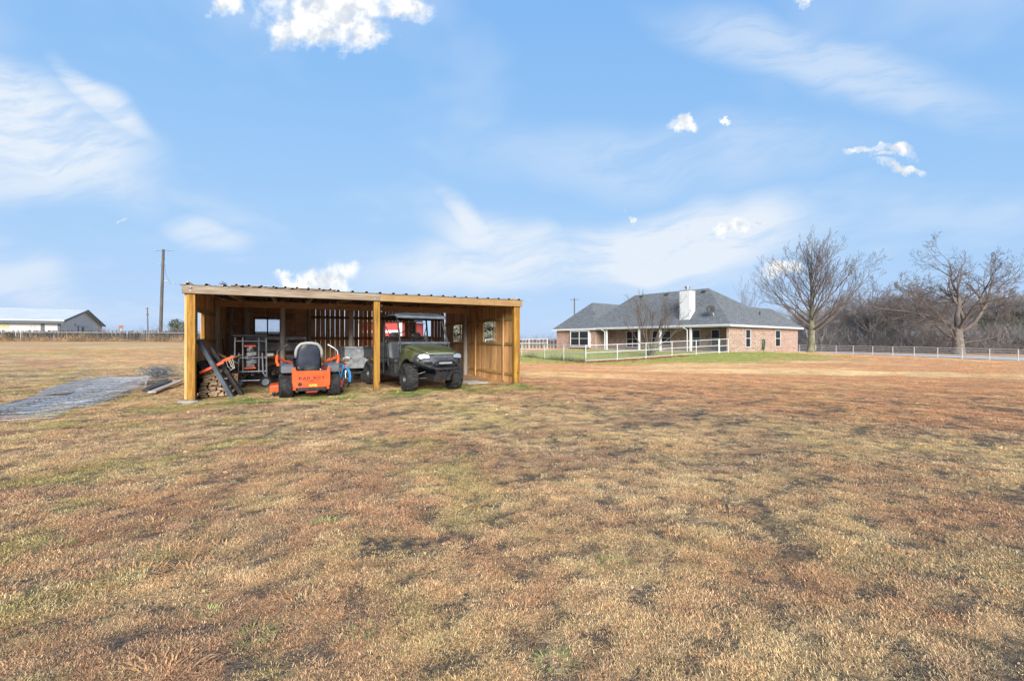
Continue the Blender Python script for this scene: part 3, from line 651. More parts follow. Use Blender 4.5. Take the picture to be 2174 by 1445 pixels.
for i in range(7):
    t = i / 6; rad = .24 * math.sin(math.pi * (.12 + .8 * t)) + .03
    rings.append([Vector((math.cos(j / 12 * 6.283) * rad * (1 + rr.uniform(-.12, .12)), math.sin(j / 12 * 6.283) * rad * .8, -.16 + .34 * t + rr.uniform(-.015, .015))) for j in range(12)])
o = bg_.loft(rings).build('black_bag', mat('black_film', (.012, .012, .014), .25, 0, .3, 20, bump=.5, bscale=18), None, smooth='all'); o.location = SP(.52, 2.2, .64); o.scale = (.8, .8, .8); tag(o, 'crumpled shiny black plastic bag behind the board stack', 'bag')
crate = empty('wooden_crate', SP(.50, 2.3, 0), R(SA + 8), 'low brown wooden crate under the crumpled black bag', 'crate')
for k in range(4): MB().bx((-.3, -.28 + .0, .03 + k * .115), (.3, -.26, .13 + k * .115)).build('slat', M_CEDAR2, crate, bevel=.003)
for k in range(4): MB().bx((-.3, .26, .03 + k * .115), (.3, .28, .13 + k * .115)).build('slat', M_CEDAR2, crate, bevel=.003)
for sx_ in (-.31, .31): MB().bx((sx_ - .01, -.28, .02), (sx_ + .01, .28, .48)).build('side_panel', M_CEDAR2, crate, bevel=.003)
crate.scale = (.72, .8, .95)
def loose(name, a, b, z, dims, rot, m, label, cat='board', group=None):
    o = MB().box((0, 0, 0), dims).build(name, m, None, bevel=.004); o.location = SP(a, b, z); o.rotation_euler = (rot[0], rot[1], R(SA) + rot[2]); return tag(o, label, cat, group)
loose('loose_board', .42, 2.5, .90, (.2, 1.1, .03), (.25, .35, .6), M_STACK, 'brown board tipped up behind the board stack, darkest of the two')
loose('loose_board', .62, 2.6, .86, (.22, .8, .03), (.2, -.5, -.5), M_CEDAR, 'orange-brown board tipped up behind the board stack')
bk = empty('grey_bucket', SP(2.05, 5.9, 0), 0, 'grey plastic bin standing on the floor at the rear wall', 'bin')
MB().lathe([(.13, .42), (.16, .80), (.175, .80), (.175, .83), (.15, .83), (.125, .44)], n=4).build('body', M_GREYM, bk); MB().lathe([(.18, .83), (.18, .86), (.0, .875)], n=4).build('lid', M_BLACK, bk)
bk.rotation_euler = (0, 0, R(SA + 45))
loose('timber_block', 2.05, 5.9, .21, (.5, .4, .42), (0, 0, 0), M_CEDAR2, 'brown timber block under the grey bin at the rear wall', 'block')
# long grey steel trough on the shelf
tr = empty('steel_trough', SP(1.62, 5.85, .985), R(SA), 'long dull grey steel feed trough on the rear shelf beam', 'trough')
MB().prism([(-.2, 0), (.16, 0), (.22, .30), (-.26, .30)], (-.95, 0, 0), (0, 1, 0), (0, 0, 1), (1.9, 0, 0)).build('basin', M_GALVD, tr, bevel=.004)
MB().bx((-.95, -.27, .40), (.95, .24, .52)).build('top_rail', M_GALVD, tr, bevel=.006)
for x in (-.93, -.31, .31, .93): MB().bx((x - .015, -.24, .30), (x + .015, .2, .40)).build('bracket', M_GALVD, tr)
M_CAST = mat('pale_casting', (.30, .31, .325), .5, .3, .3, 14)
# folding saw stand, upright, with its two wheels
ss_ = empty('saw_stand', SP(1.02, 2.75, 0), R(SA + 1), 'upright grey tubular folding saw stand on two wheels', 'saw stand')
for s in (-1, 1):
    MB().tube([(s * .40, 0, .16), (s * .40, 0, .25), (s * .39, 0, 1.35), (s * .38, 0, 1.46), (s * .34, 0, 1.5)], .023, 8).build('outer_tube', M_GREYM, ss_, smooth=True)
    MB().tube([(s * .20, .03, .42), (s * .20, .03, 1.45)], .021, 8).build('inner_tube', M_GREYM, ss_, smooth=True)
    MB().tube([(s * .38, -.05, .30), (s * .31, -.06, .42), (s * .29, -.06, 1.0)], .02, 8).build('folding_leg', M_GREYM, ss_, smooth=True)
    wh = empty('wheel', (0, 0, 0)); wh.parent = ss_; wh.location = (s * .30 + (.06 if s > 0 else 0), -.07 + (.0 if s > 0 else .12), .15)
    ax = (.35, -.94, 0)
    MB().lathe([(.10, -.04), (.145, -.045), (.152, -.02), (.152, .02), (.145, .045), (.10, .04)], axis=ax, n=26, closed=True).build('tyre', M_RUB, wh, smooth=True)
    MB().lathe([(.0, .03), (.05, .035), (.055, .02), (.10, .024), (.104, -.03), (0, -.03)], axis=ax, n=22).build('rim', M_GREYM, wh, smooth=True)
for z_, w_ in ((.20, .40), (.46, .4), (.86, .39), (1.34, .39)): MB().cyl((-w_, 0, z_), (w_, 0, z_), .019, n=8).build('cross_tube', M_GREYM, ss_, smooth=True)
MB().bx((-.44, -.10, 1.46), (.44, .10, 1.53)).build('top_tray', M_BLACK, ss_, bevel=.02)
for (x_, z_, w_, h_, rot_) in ((-.01, .63, .20, .09, .1), (.02, .74, .27, .12, -.15), (-.03, .86, .24, .10, .2), (.03, .97, .26, .11, -.1), (-.01, 1.08, .17, .10, .25), (.0, 1.15, .10, .05, 0)):
    MB().box((x_, .0, z_), (w_, .11, h_), Matrix.Rotation(rot_, 3, 'Y') @ Matrix.Rotation(rot_ * 4, 3, 'Z')).build('casting', M_CAST, ss_, bevel=.022)
for z_ in (.56, 1.2): MB().box((-.02, .0, z_), (.30, .06, .045)).build('clamp_bar', M_ORANGE, ss_, bevel=.006)
MB().cyl((.42, 0, .93), (.58, 0, .94), .06, .05, 12).build('motor_end', M_GALV, ss_, smooth=True)
MB().cyl((-.50, 0, .90), (-.40, 0, .90), .05, .05, 10).build('motor_end', M_GALV, ss_, smooth=True)

# lag bolts at the tops of the front posts
bolt = MB().lathe([(0, -.014), (.014, -.012), (.016, 0)], axis=(0, 1, 0), n=6).mesh('bolt_head', M_GALVD)
for a in (.06, 4.02, 4.2, 8.24):
    for dz in (2.46, 2.54): piece('bolt_head', bolt, shed, (a, -.126, dz))
# more clutter along the rear
stt = empty('spare_tyre', SP(1.62, 3.75, .30), R(SA + 62), 'black tyre leaning on the inner post left of the mower', 'tyre')
MB().lathe([(.16, -.07), (.26, -.085), (.30, -.05), (.30, .05), (.26, .085), (.16, .07)], axis=(1, .0, .12), n=28, closed=True).build('tread', M_RUB, stt, smooth=True)
for i, (a0, b0, a1, b1, h1, m, lab) in enumerate(((.30, 3.2, .12, 3.75, 1.55, M_STACK, 'long wooden tool handle leaning in the left rear corner'), (.42, 3.3, .2, 3.85, 1.4, M_BLKMET, 'black steel rod leaning in the left rear corner'))):
    p0 = SP(a0, b0, .02); p1 = SP(a1, b1, h1); o = MB().cyl((0, 0, 0), p1 - p0, .017, n=8).build('tool_handle', m, None, smooth=True); o.location = p0; tag(o, lab, 'handle')
sk_ = empty('steel_skid', SP(1.75, 5.1, 0), R(SA - 3), 'low dark steel frame lying on the floor behind the mower', 'steel frame')
for y in (-.3, .3): MB().bx((-1.0, y - .05, .02), (1.0, y + .05, .2)).build('runner', M_BLKMET, sk_, bevel=.006)
for x in (-.8, -.2, .4, .9): MB().bx((x - .04, -.36, .20), (x + .04, .36, .26)).build('cross_bar', M_GALVD, sk_, bevel=.004)
jc = empty('fuel_can', SP(2.55, 4.6, 0), R(SA + 20), 'dark red fuel can on the floor behind the mower seat', 'fuel can')
MB().bx((-.17, -.1, .0), (.17, .1, .36)).build('body', mat('dull_red_plastic', (.28, .03, .025), .5), jc, bevel=.03); MB().tube([(-.1, 0, .36), (-.1, 0, .42), (.08, 0, .42), (.08, 0, .36)], .016, 7).build('handle', bpy.data.materials['dull_red_plastic'], jc, smooth=True); MB().cyl((.13, 0, .35), (.2, 0, .44), .025, n=8).build('spout', M_BLACK, jc)
bxx = empty('storage_tote', SP(4.55, 5.6, 0), R(SA + 5), 'black plastic storage tote on the floor before the slatted rear wall', 'tote')
MB().prism([(-.3, 0), (.3, 0), (.34, .42), (-.34, .42)], (0, -.22, 0), (1, 0, 0), (0, 0, 1), (0, .44, 0)).build('body', M_BLACK, bxx, bevel=.02); MB().bx((-.36, -.25, .42), (.36, .25, .47)).build('lid', M_GREYM, bxx, bevel=.012)
# ------------------------------------------------------------------ wheels
def tyre_mesh(r, w, kind):
    m = MB(); h = w / 2
    rim = r * .52
    prof = [(rim, -h * .72), (r * .70, -h * .96), (r * .86, -h), (r * .94, -h * .9), (r * .965, -h * .6), (r * .97, 0), (r * .965, h * .6), (r * .94, h * .9), (r * .86, h), (r * .70, h * .96), (rim, h * .72)]
    m.lathe([(a, b) for a, b in prof], axis=(1, 0, 0), n=40, closed=True)
    def lug(t, x, dx, dt, rad, dep, yaw=0.0, lean=0.0):
        er = Vector((0, math.cos(t), math.sin(t))); et = Vector((0, -math.sin(t), math.cos(t))); ex = Vector((1, 0, 0))
        er2 = (er * math.cos(lean) + ex * math.sin(lean)); ex2 = (ex * math.cos(lean) - er * math.sin(lean))
        a = ex2 * math.cos(yaw) + et * math.sin(yaw); b = -ex2 * math.sin(yaw) + et * math.cos(yaw)
        m.box(er * rad + ex * x, (dx, dt, dep), Matrix((a, b, er2)).transposed())
    if kind == 'mud':
        n = 15
        for i in range(n):
            t = 6.283 * i / n; t2 = t + 3.1416 / n
            lug(t, -h * .32, w * .30, r * .13, r * .975, r * .085, .35); lug(t2, h * .32, w * .30, r * .13, r * .975, r * .085, -.35)
            lug(t2, 0, w * .15, r * .12, r * .985, r * .07, 0)
            for s in (-1, 1):
                lug(t + (s > 0) * 3.1416 / n, s * h * .80, w * .24, r * .17, r * .925, r * .10, s * .15, s * .55)
                lug(t2 + (s > 0) * 3.1416 / n, s * h * .96, w * .10, r * .13, r * .82, r * .16, 0, s * .9)
    else:
        n = 34
        for i in range(n):
            t = 6.283 * i / n
            for j in range(-3, 4):
                lug(t + (j % 2) * 3.1416 / n, j * w * .135, w * .13, r * .085, (.978 - abs(j) * .006) * r, r * .045, .5 if (i + j) % 2 else -.5, j * .06)
    return m
def wheel(parent, loc, r, w, kind, steer=0.0, rim_m=None, cache={}):
    key = (r, w, kind)
    if key not in cache:
        rm = MB().lathe([(0, -w * .05), (r * .16, -w * .05), (r * .18, w * .06), (r * .20, w * .2), (r * .44, w * .16), (r * .50, w * .36), (r * .54, w * .37), (r * .54, -w * .37), (r * .48, -w * .36), (r * .40, -w * .1), (0, -w * .1)], axis=(1, 0, 0), n=26)
        for k in range(5):
            t = k * 1.2566; rm.cyl((w * .1, math.cos(t) * r * .11, math.sin(t) * r * .11), (w * .22, math.cos(t) * r * .11, math.sin(t) * r * .11), r * .028, n=6)
        cache[key] = (tyre_mesh(r, w, kind).mesh('tyre', M_RUB, smooth=True), rm.mesh('rim', rim_m or M_BLKMET, smooth=True))
    o = empty('wheel', loc, steer); o.parent = parent
    a = piece('tyre', cache[key][0], o); b = piece('rim', cache[key][1], o)
    if loc[0] < 0: b.rotation_euler = (0, 0, math.pi)
    a.rotation_euler = (loc[1] * 3.1 + loc[0], 0, 0)
    return o
def lettering(text, name, m, parent, loc, rot, size, extrude=.002, bold=.0, sx=1.0):
    c = bpy.data.curves.new(name, 'FONT'); c.body = text; c.size = size; c.extrude = extrude; c.offset = bold; c.align_x = 'CENTER'; c.align_y = 'CENTER'; c.resolution_u = 2; c.space_character = 1.12
    t = bpy.data.objects.new('tmp', c); col.objects.link(t)
    dg = bpy.context.evaluated_depsgraph_get(); me = bpy.data.meshes.new_from_object(t.evaluated_get(dg)); me.name = name
    bpy.data.objects.remove(t); bpy.data.curves.remove(c); me.materials.clear(); me.materials.append(m)
    return piece(name, me, parent, loc, rot, (sx, 1, 1))

# ------------------------------------------------------------------ ride-on mower, seen from behind (x right, y forwards)
MW = Vector((-4.9, 10.62, 0)); mow = empty('riding_mower', (MW.x, MW.y, H(MW.x, MW.y)), R(30.5), 'bright orange zero-turn riding mower parked with its rear towards us', 'mower')
for s in (-1, 1): wheel(mow, (s * .52, 0, .285), .292, .29, 'turf', rim_m=M_BLKMET)
# rear guard: folded sheet with ears
rg = MB(); y0 = -.40
rg.prism([(-.40, .30), (-.36, .255), (.36, .255), (.40, .30), (.40, .69), (.385, .73), (.35, .73), (.33, .645), (-.33, .645), (-.35, .73), (-.385, .73), (-.40, .69)], (0, y0, 0), (1, 0, 0), (0, 0, 1), (0, .02, 0))
guard = rg.build('rear_guard', M_ORANGE, mow, bevel=.004)
for s in (-1, 1):
    MB().prism([(0, .36), (.28, .40), (.28, .60), (.06, .73), (0, .73)], (s * .40 - .01, y0 + .021, 0), (0, 1, 0), (0, 0, 1), (.02, 0, 0)).build('side_plate', M_ORANGE, mow, bevel=.003)
M_INK = mat('black_ink', (.03, .012, .01), .6)
GLY = {'B': '1111110 0110011 0110011 0111110 0110011 0110011 1111110', 'A': '0011100 0001110 0011010 0011011 0111111 0110011 1110111',
       'D': '1111100 0110110 0110011 0110011 0110011 0110110 1111100', 'O': '0011110 0110011 1100011 1100011 1100011 0110011 0011110', 'Y': '1110111 0110010 0011110 0001100 0001100 0001100 0011110'}
px_, pz_ = .0107, .0092; lx = -.288
for ch_ in 'BAD BOY':
    if ch_ == ' ': lx += .045; continue
    lt = MB()
    for r_, row in enumerate(GLY[ch_].split()):
        c0 = None
        for c_ in range(8):
            on = c_ < 7 and row[c_] == '1'
            if on and c0 is None: c0 = c_
            if not on and c0 is not None:
                lt.bx((lx + c0 * px_, y0 - .003, .51 - r_ * pz_), (lx + c_ * px_, y0 + .001, .51 - (r_ + 1) * pz_ - .0002)); c0 = None
    lt.build('letter', M_INK, guard); lx += .0895
ch = MB()
for (x, w_) in ((-.11, .07), (0, .12), (.11, .07)): ch.prism([(-w_ / 2, .008), (w_ / 2, .008), (w_ / 2 - .018, -.008), (-w_ / 2 + .018, -.008)], (x, y0 - .0015, .415), (1, 0, 0), (0, 0, 1), (0, .001, 0))
ch.box((0, y0 - .001, .393), (.14, .001, .006)); ch.build('emblem_bars', M_INK, guard)
MB().lathe([(0, 0), (.045, 0), (.045, .002), (.034, .002), (.034, .0015), (0, .0015)], (-.25, y0, .335), (0, -1, 0), 20).build('round_badge', M_INK, guard)
MB().box((.03, y0 - .001, .30), (.17, .002, .06)).build('warning_label', mat('yellow_label', (.55, .36, .05), .5, 0, .5, 30), guard)
for s in (-1, 1): MB().bx((s * .36 - .03, y0 + .03, .20), (s * .36 + .03, .9, .30)).build('frame_rail', M_ORANGE, mow, bevel=.005)
MB().bx((-.30, -.36, .17), (.30, .12, .25)).build('gearbox', M_BLKMET, mow, bevel=.02)
MB().bx((-.12, -.34, .12), (.14, -.1, .20)).build('oil_pan', mat('dark_red_paint', (.25, .02, .015), .5), mow, bevel=.01)
for s in (-1, 1): MB().cyl((s * .30, -.22, .18), (s * .30, .0, .22), .045, n=10).build('muffler', M_GALVD, mow, smooth=True)
eng = MB().bx((-.25, -.34, .42), (.25, .05, .64)); eng.lathe([(.20, .64), (.21, .70), (.16, .75), (0, .76)], (0, -.16, 0), n=20)
eng.build('engine', M_BLACK, mow, bevel=.012)
for s in (-1, 1):   # fuel tanks over the wheels
    MB().prism([(-.30, .60), (.44, .60), (.46, .70), (.38, .80), (-.20, .80), (-.30, .74)], (s * .50 - .13, 0, 0), (0, 1, 0), (0, 0, 1), (.26, 0, 0)).build('fuel_tank', M_GREYM if False else mat('grey_plastic', (.095, .105, .125), .45, 0, .15, 6), mow, bevel=.022)
    MB().lathe([(.045, .80), (.045, .84), (0, .845)], (s * .52, .22, 0), n=12).build('fuel_cap', M_BLACK, mow, smooth=True)
    MB().tube([(s * .66, .30, .74), (s * .70, .31, .86), (s * .69, .30, .97)], .034, 10).build('lever_base', M_ORANGE, mow, smooth=True)
    MB().tube([(s * .36, .62, .80), (s * .52, .50, .85), (s * .66, .38, .92), (s * .69, .30, .99)], .028, 8).build('lever_guard', M_ORANGE, mow, smooth=True)
    MB().tube([(s * .69, .31, .96), (s * .68, .33, 1.08), (s * .63, .36, 1.14), (s * .47, .42, 1.24)], .014, 8).build('lever_arm', M_BLKMET if s < 0 else M_GREYM, mow, smooth=True)
    MB().tube([(s * .60, .37, 1.16), (s * .46, .425, 1.25)], .021, 8).build('lever_grip', M_BLACK if s < 0 else M_GREYM, mow, smooth=True)
def seat_shell(m, zs, y_of, w_of, t):
    rings = []
    for z_ in zs:
        y = y_of(z_); w = w_of(z_); r = min(.08, w * .4)
        rings.append([Vector(p) for p in ((-w, y + t * .2, z_), (-w + r, y - t * .5, z_), (0, y - t * .62, z_), (w - r, y - t * .5, z_), (w, y + t * .2, z_), (w - r * .8, y + t, z_), (0, y + t * .8, z_), (-w + r * .8, y + t, z_))])
    return m.loft(rings)
sw_ = lambda z_: .29 * (1 - max(0, (z_ - 1.02) / .31) ** 2.6 * .72) * (1 - max(0, (.74 - z_) / .3) * .35)
seat = empty('seat', (0, .22, 0)); seat.parent = mow
seat_shell(MB(), [.60, .66, .74, .84, .94, 1.04, 1.12, 1.18, 1.23, 1.265, 1.285], lambda z_: (1.28 - z_) * .12 - .02, sw_, .07).build('seat_shell', mat('navy_vinyl', (.030, .036, .052), .38, 0, .2, 6), seat, smooth='all')
band = [(sw_(z_) * 1.01 * s, (1.28 - z_) * .12 - .045, z_) for s, zz in ((-1, (.93, 1.04, 1.12, 1.18, 1.23, 1.265)), (1, (1.265, 1.23, 1.18, 1.12, 1.04, .93))) for z_ in zz]
band = band[:6] + [(-.06, -.05, 1.288), (.06, -.05, 1.288)] + band[6:]
MB().tube(band, [.03, .036, .038, .038, .038, .038, .038, .038, .038, .038, .038, .038, .036, .03], 8).build('seat_trim', mat('pale_grey_vinyl', (.30, .29, .27), .5, 0, .08, 8), seat, smooth='all')
MB().bx((-.26, .02, .62), (.26, .5, .72)).build('cushion', M_SEAT, seat, bevel=.04)
MB().prism([(-.17, 0), (.17, 0), (.13, .10), (-.13, .10)], (0, -.36, .67), (1, 0, 0), (0, .12, .98), (0, .05, 0)).build('seat_bracket', M_BLACK, seat, bevel=.01)
# cutting deck in front of the rear wheels, reaching out on both sides
dk = MB(); dk.prism([(-.80, .62), (-.74, .52), (.70, .52), (.84, .70), (.84, 1.1), (.6, 1.30), (-.6, 1.30), (-.80, 1.1)], (0, -.02, .12), (1, 0, 0), (0, 1, 0), (0, 0, .15))
deck = dk.build('cutting_deck', M_ORANGE, mow, bevel=.012)
MB().bx((-.84, .40, .10), (-.56, .80, .26)).build('deck_step', M_ORANGE, mow, bevel=.02)
MB().prism([(0, 0), (.12, 0), (.16, .15), (.06, .28), (.0, .24)], (.68, .42, .12), (1, 0, 0), (0, 0, 1), (0, .4, 0)).build('discharge_chute', M_ORANGE, mow, bevel=.01)
for (x, y) in ((-.76, .45), (.78, .36)): MB().lathe([(0, -.035), (.055, -.035), (.066, -.02), (.066, .02), (.055, .035), (0, .035)], (x, y, .085), (1, 0, 0), 16).build('gauge_wheel', M_BLACK, mow, smooth=True)
for s in (-1, 1):
    cw = empty('caster_wheel', (s * .42, 1.55, .14)); cw.parent = mow
    MB().lathe([(.06, -.06), (.13, -.06), (.14, -.03), (.14, .03), (.13, .06), (.06, .06)], axis=(1, 0, 0), n=20, closed=True).build('tyre', M_RUB, cw, smooth=True)
    MB().tube([(0, .0, .0), (-.09, 0, .02), (-.09, .0, .2), (0, 0, .24), (0, 0, .34)], .02, 8).build('fork', M_ORANGE, cw, smooth=True)
    MB().bar((s * .42, 1.55, .42), (s * .36, .8, .30), .06, .06).build('front_arm', M_ORANGE, mow, bevel=.005)
MB().bx((-.34, .75, .30), (.34, 1.5, .34)).build('foot_plate', M_BLACK, mow, bevel=.006)

# ------------------------------------------------------------------ utility vehicle (x to its own right, y forwards, front axle at y 0)
UTH = 217.0
fl = Vector((-2.68, 11.39, 0)); uc, us = math.cos(R(UTH)), math.sin(R(UTH)); TRK = .66
UT = fl - Vector((uc, us, 0)) * TRK
utv = empty('utility_vehicle', (UT.x, UT.y, H(UT.x, UT.y) - .005), R(UTH), 'olive green side-by-side utility vehicle with black roll cage and mud tyres', 'utility vehicle')
WB = 2.75
for s in (-1, 1): wheel(utv, (s * TRK, 0, .362), .37, .29, 'mud', steer=R(-9))
for s in (-1, 1): wheel(utv, (s * TRK, -WB, .362), .37, .30, 'mud')
def mirror_loft(m, sections):
    """sections: list of (y, [(x,z) from centre out and down]) mirrored to a sheet"""
    rings = []
    for y, pts in sections:
        left = [Vector((-x, y if len(p) < 3 else p[2], z)) for p in reversed(pts) for x, z in [p[:2]]]
        right = [Vector((p[0], y if len(p) < 3 else p[2], p[1])) for p in pts[1:]] if pts[0][0] == 0 else [Vector((p[0], y if len(p) < 3 else p[2], p[1])) for p in pts]
        rings.append(left + right)
    return m.loft(rings, closed=False, caps=False)
def solid(o, t):
    md = o.modifiers.new('thick', 'SOLIDIFY'); md.thickness = t; md.offset = -1; return o
hood = MB()
mirror_loft(hood, [(.50, [(0, 1.005), (.30, 1.0), (.40, .985)]), (.47, [(0, 1.025), (.31, 1.02), (.43, 1.0)]), (.30, [(0, 1.075), (.34, 1.07), (.50, 1.045)]), (.0, [(0, 1.15), (.37, 1.14), (.56, 1.11)]), (-.30, [(0, 1.20), (.40, 1.19), (.62, 1.155)]), (-.45, [(0, 1.215), (.42, 1.205), (.64, 1.165)])])
hood_o = solid(hood.build('hood', M_GREEN, utv, smooth=True, fix=False), .03)
MB().tube([(-.40, .515, .985), (-.30, .52, 1.0), (0, .525, 1.004), (.30, .52, 1.0), (.40, .515, .985)], .012, 6).build('hood_lip', mat('pale_olive_trim', (.36, .38, .26), .4), hood_o, smooth=True)
for s in (-1, 1):
    MB().tube([(s * .335, .46, 1.03), (s * .36, .1, 1.135), (s * .40, -.42, 1.212)], .006, 5).build('hood_seam', M_BLACK, hood_o)
    # front fender: side skin with a wheel arch
    fe = MB(); cols = []
    for y, zt, xt in ((.47, 1.0, .43), (.36, 1.04, .50), (.22, 1.085, .56), (.05, 1.12, .62), (-.12, 1.14, .63), (-.28, 1.155, .65), (-.42, 1.165, .66), (-.55, 1.16, .66), (-.62, 1.10, .66)):
        R_ = .47; dz = R_ * R_ - (y + .02) ** 2
        za = max(.50, .40 + math.sqrt(dz)) if dz > 0 else .50
        za = min(za, zt - .07)
        if y > .3: za = max(za, .80)
        xo = .675 if y < .3 else .60
        cols.append([Vector((s * xt, y, zt)), Vector((s * (xt * .4 + xo * .6), y, zt - (zt - za) * .22)), Vector((s * xo, y, zt - (zt - za) * .5)), Vector((s * (xo + .03), y, za + .02)), Vector((s * (xo + .03), y, za))])
    fe.loft(cols, closed=False, caps=False)
    fo = solid(fe.build('front_fender', M_GREEN, utv, smooth=True, fix=True), .02)
    lip = MB().tube([c[4] for c in cols], .018, 6).build('arch_trim', M_BLACK, fo, smooth=True)
    # inner wheel well
    wl = MB(); rings = []
    for k in range(9):
        t = R(38) + R(132) * (k / 8); rings.append([Vector((s * .42, math.cos(t) * .45 - .02, .38 + math.sin(t) * .45)), Vector((s * .67, math.cos(t) * .45 - .02, .38 + math.sin(t) * .45))])
    wl.loft(rings, closed=False, caps=False).build('wheel_well', M_BLACK, utv, smooth=True, fix=False)
# front fascia
gf_ = MB()
mirror_loft(gf_, [(0, [(0, 1.0, .515), (.36, .985, .505), (.50, 1.0, .43), (.62, .97, .30)]), (0, [(0, .94, .56), (.34, .92, .55), (.52, .93, .46), (.67, .90, .30)]), (0, [(0, .84, .58), (.32, .82, .57), (.52, .82, .49), (.68, .79, .31)]), (0, [(0, .74, .585), (.30, .72, .575), (.46, .73, .50), (.62, .72, .36)]), (0, [(0, .62, .57), (.26, .60, .555), (.38, .62, .49), (.46, .64, .38)])])
gr = solid(gf_.build('front_fascia', mat('charcoal_plastic', (.06, .066, .078), .5, 0, .2, 8, bump=.1, bscale=80), utv, smooth=True, fix=False), .02)
lettering('POLARIS', 'raised_lettering', mat('raised_plastic', (.10, .107, .12), .4), gr, (0, .592, .905), (R(78), 0, R(180)), .085, .006, .002, 1.35)
for s in (-1, 1):
    MB().prism([(-.15, -.035), (.10, -.055), (.15, .0), (.10, .06), (-.02, .075), (-.13, .045)], (s * .475, .505, .925), (s * .93, -.36, 0), (0, -.18, .98), (s * .02, .03, 0)).build('headlight', M_LENS, utv, bevel=.012)
    MB().prism([(-.17, -.05), (.12, -.075), (.175, .0), (.12, .08), (-.02, .097), (-.155, .06)], (s * .475, .485, .925), (s * .93, -.36, 0), (0, -.18, .98), (s * .02, .02, 0)).build('headlight_bezel', M_BLACK, utv, bevel=.006)
    MB().prism([(-.10, -.04), (.10, -.03), (.12, .03), (-.08, .045)], (s * .36, .545, .755), (s * .95, -.25, 0), (0, -.05, 1), (0, .02, 0)).build('air_intake', mat('void_black', (.006, .006, .007), .9), utv)
# brush guard, light bar and skid plate
TB = .022
MB().tube([(-.66, .52, .80), (-.56, .64, .74), (-.36, .76, .655), (-.18, .80, .615), (.18, .80, .615), (.36, .76, .655), (.56, .64, .74), (.66, .52, .80)], TB, 9).build('brush_guard', M_BLKMET, utv, smooth=True)
MB().tube([(-.44, .74, .66), (-.25, .76, .80), (-.21, .75, .825), (.21, .75, .825), (.25, .76, .80), (.44, .74, .66)], TB, 9).build('brush_guard_hoop', M_BLKMET, utv, smooth=True)
MB().tube([(-.40, .66, .70), (-.2, .70, .72), (.2, .70, .72), (.4, .66, .70)], .016, 8).build('brush_guard_rail', M_BLKMET, utv, smooth=True)
lb = MB().bx((-.20, .715, .735), (.20, .765, .80)).build('light_bar', M_BLKMET, utv, bevel=.006)
MB().bx((-.185, .766, .745), (.185, .770, .792)).build('lens', M_LENS, lb)
sk = MB().prism([(-.20, 0), (.20, 0), (.235, .20), (.245, .30), (.20, .345), (-.20, .345), (-.245, .30), (-.235, .20)], (0, .62, .31), (1, 0, 0), (0, .42, .905), (0, -.03, .012)).build('skid_plate', M_BLKMET, utv, bevel=.006)
for (x, z_, w_, h_) in ((-.12, .27, .06, .04), (0, .285, .075, .035), (.12, .27, .06, .04), (-.07, .11, .008, .16), (.07, .11, .008, .16)):
    MB().prism([(-w_ / 2, -h_ / 2), (w_ / 2, -h_ / 2), (w_ / 2, h_ / 2), (-w_ / 2, h_ / 2)], Vector((x, .62, .31)) + Vector((0, .42, .905)) * z_, (1, 0, 0), (0, .42, .905), (0, .004, -.002)).build('slot', mat('slot_black', (.005, .005, .006), .9), sk)
MB().tube([(-.235, .70, .50), (-.245, .74, .58), (-.2, .775, .63), (.2, .775, .63), (.245, .74, .58), (.235, .70, .50)], .016, 7).build('skid_rim', M_BLKMET, utv, smooth=True)
MB().bx((-.22, -.5, .33), (.22, .60, .46)).build('front_frame', M_BLKMET, utv, bevel=.02)
for s in (-1, 1):
    for y in (-.18, .18): MB().tube([(s * .24, y, .36), (s * .56, 0, .34)], .018, 7).build('control_arm', M_BLKMET, utv, smooth=True)
    MB().tube([(s * .24, .1, .52), (s * .54, .02, .42)], .014, 7).build('tie_rod', M_GALVD, utv, smooth=True)
    MB().tube([(s * .36, .04, .82), (s * .50, .02, .40)], .032, 9).build('shock_absorber', M_BLKMET, utv, smooth=True)
    MB().lathe([(.05, -.03), (.11, -.02), (.11, .02), (.05, .03)], (s * .50, 0, .345), (1, 0, 0), 14).build('brake_disc', M_GALVD, utv, smooth=True)
# floor tub, rocker panels, seat base
MB().bx((-.66, -WB + .38, .36), (.66, -.42, .44)).build('floor_tub', M_BLACK, utv, bevel=.02)
for s in (-1, 1):
    MB().prism([(-.44, .32), (-.44, .82), (-.56, .86), (-.60, .46), (-.80, .44), (-.82, .40), (-.80, .37), (-.5, .36)], (s * .66 - .02, 0, 0), (0, 1, 0), (0, 0, 1), (.04, 0, 0)).build('rocker_panel', M_BLACK, utv, bevel=.006)
    MB().bx((s * .66 - .03, -2.35, .345), (s * .66 + .03, -.78, .42)).build('step_bar', M_BLKMET, utv, bevel=.012)
MB().bx((-.64, -1.55, .40), (.64, -1.02, .70)).build('seat_base', M_BLACK, utv, bevel=.02)
for x in (-.42, .0, .42): MB().bx((x - .02, -1.015, .44), (x + .02, -1.01, .66)).build('base_rib', mat('grey_rib_plastic', (.13, .14, .16), .5), utv)
MB().bx((-.66, -.50, .75), (.66, -.30, 1.15)).build('dashboard', M_BLACK, utv, bevel=.04)
MB().bx((-.64, -1.60, .70), (.64, -1.00, .82)).build('seat_cushion', M_SEAT, utv, bevel=.045)
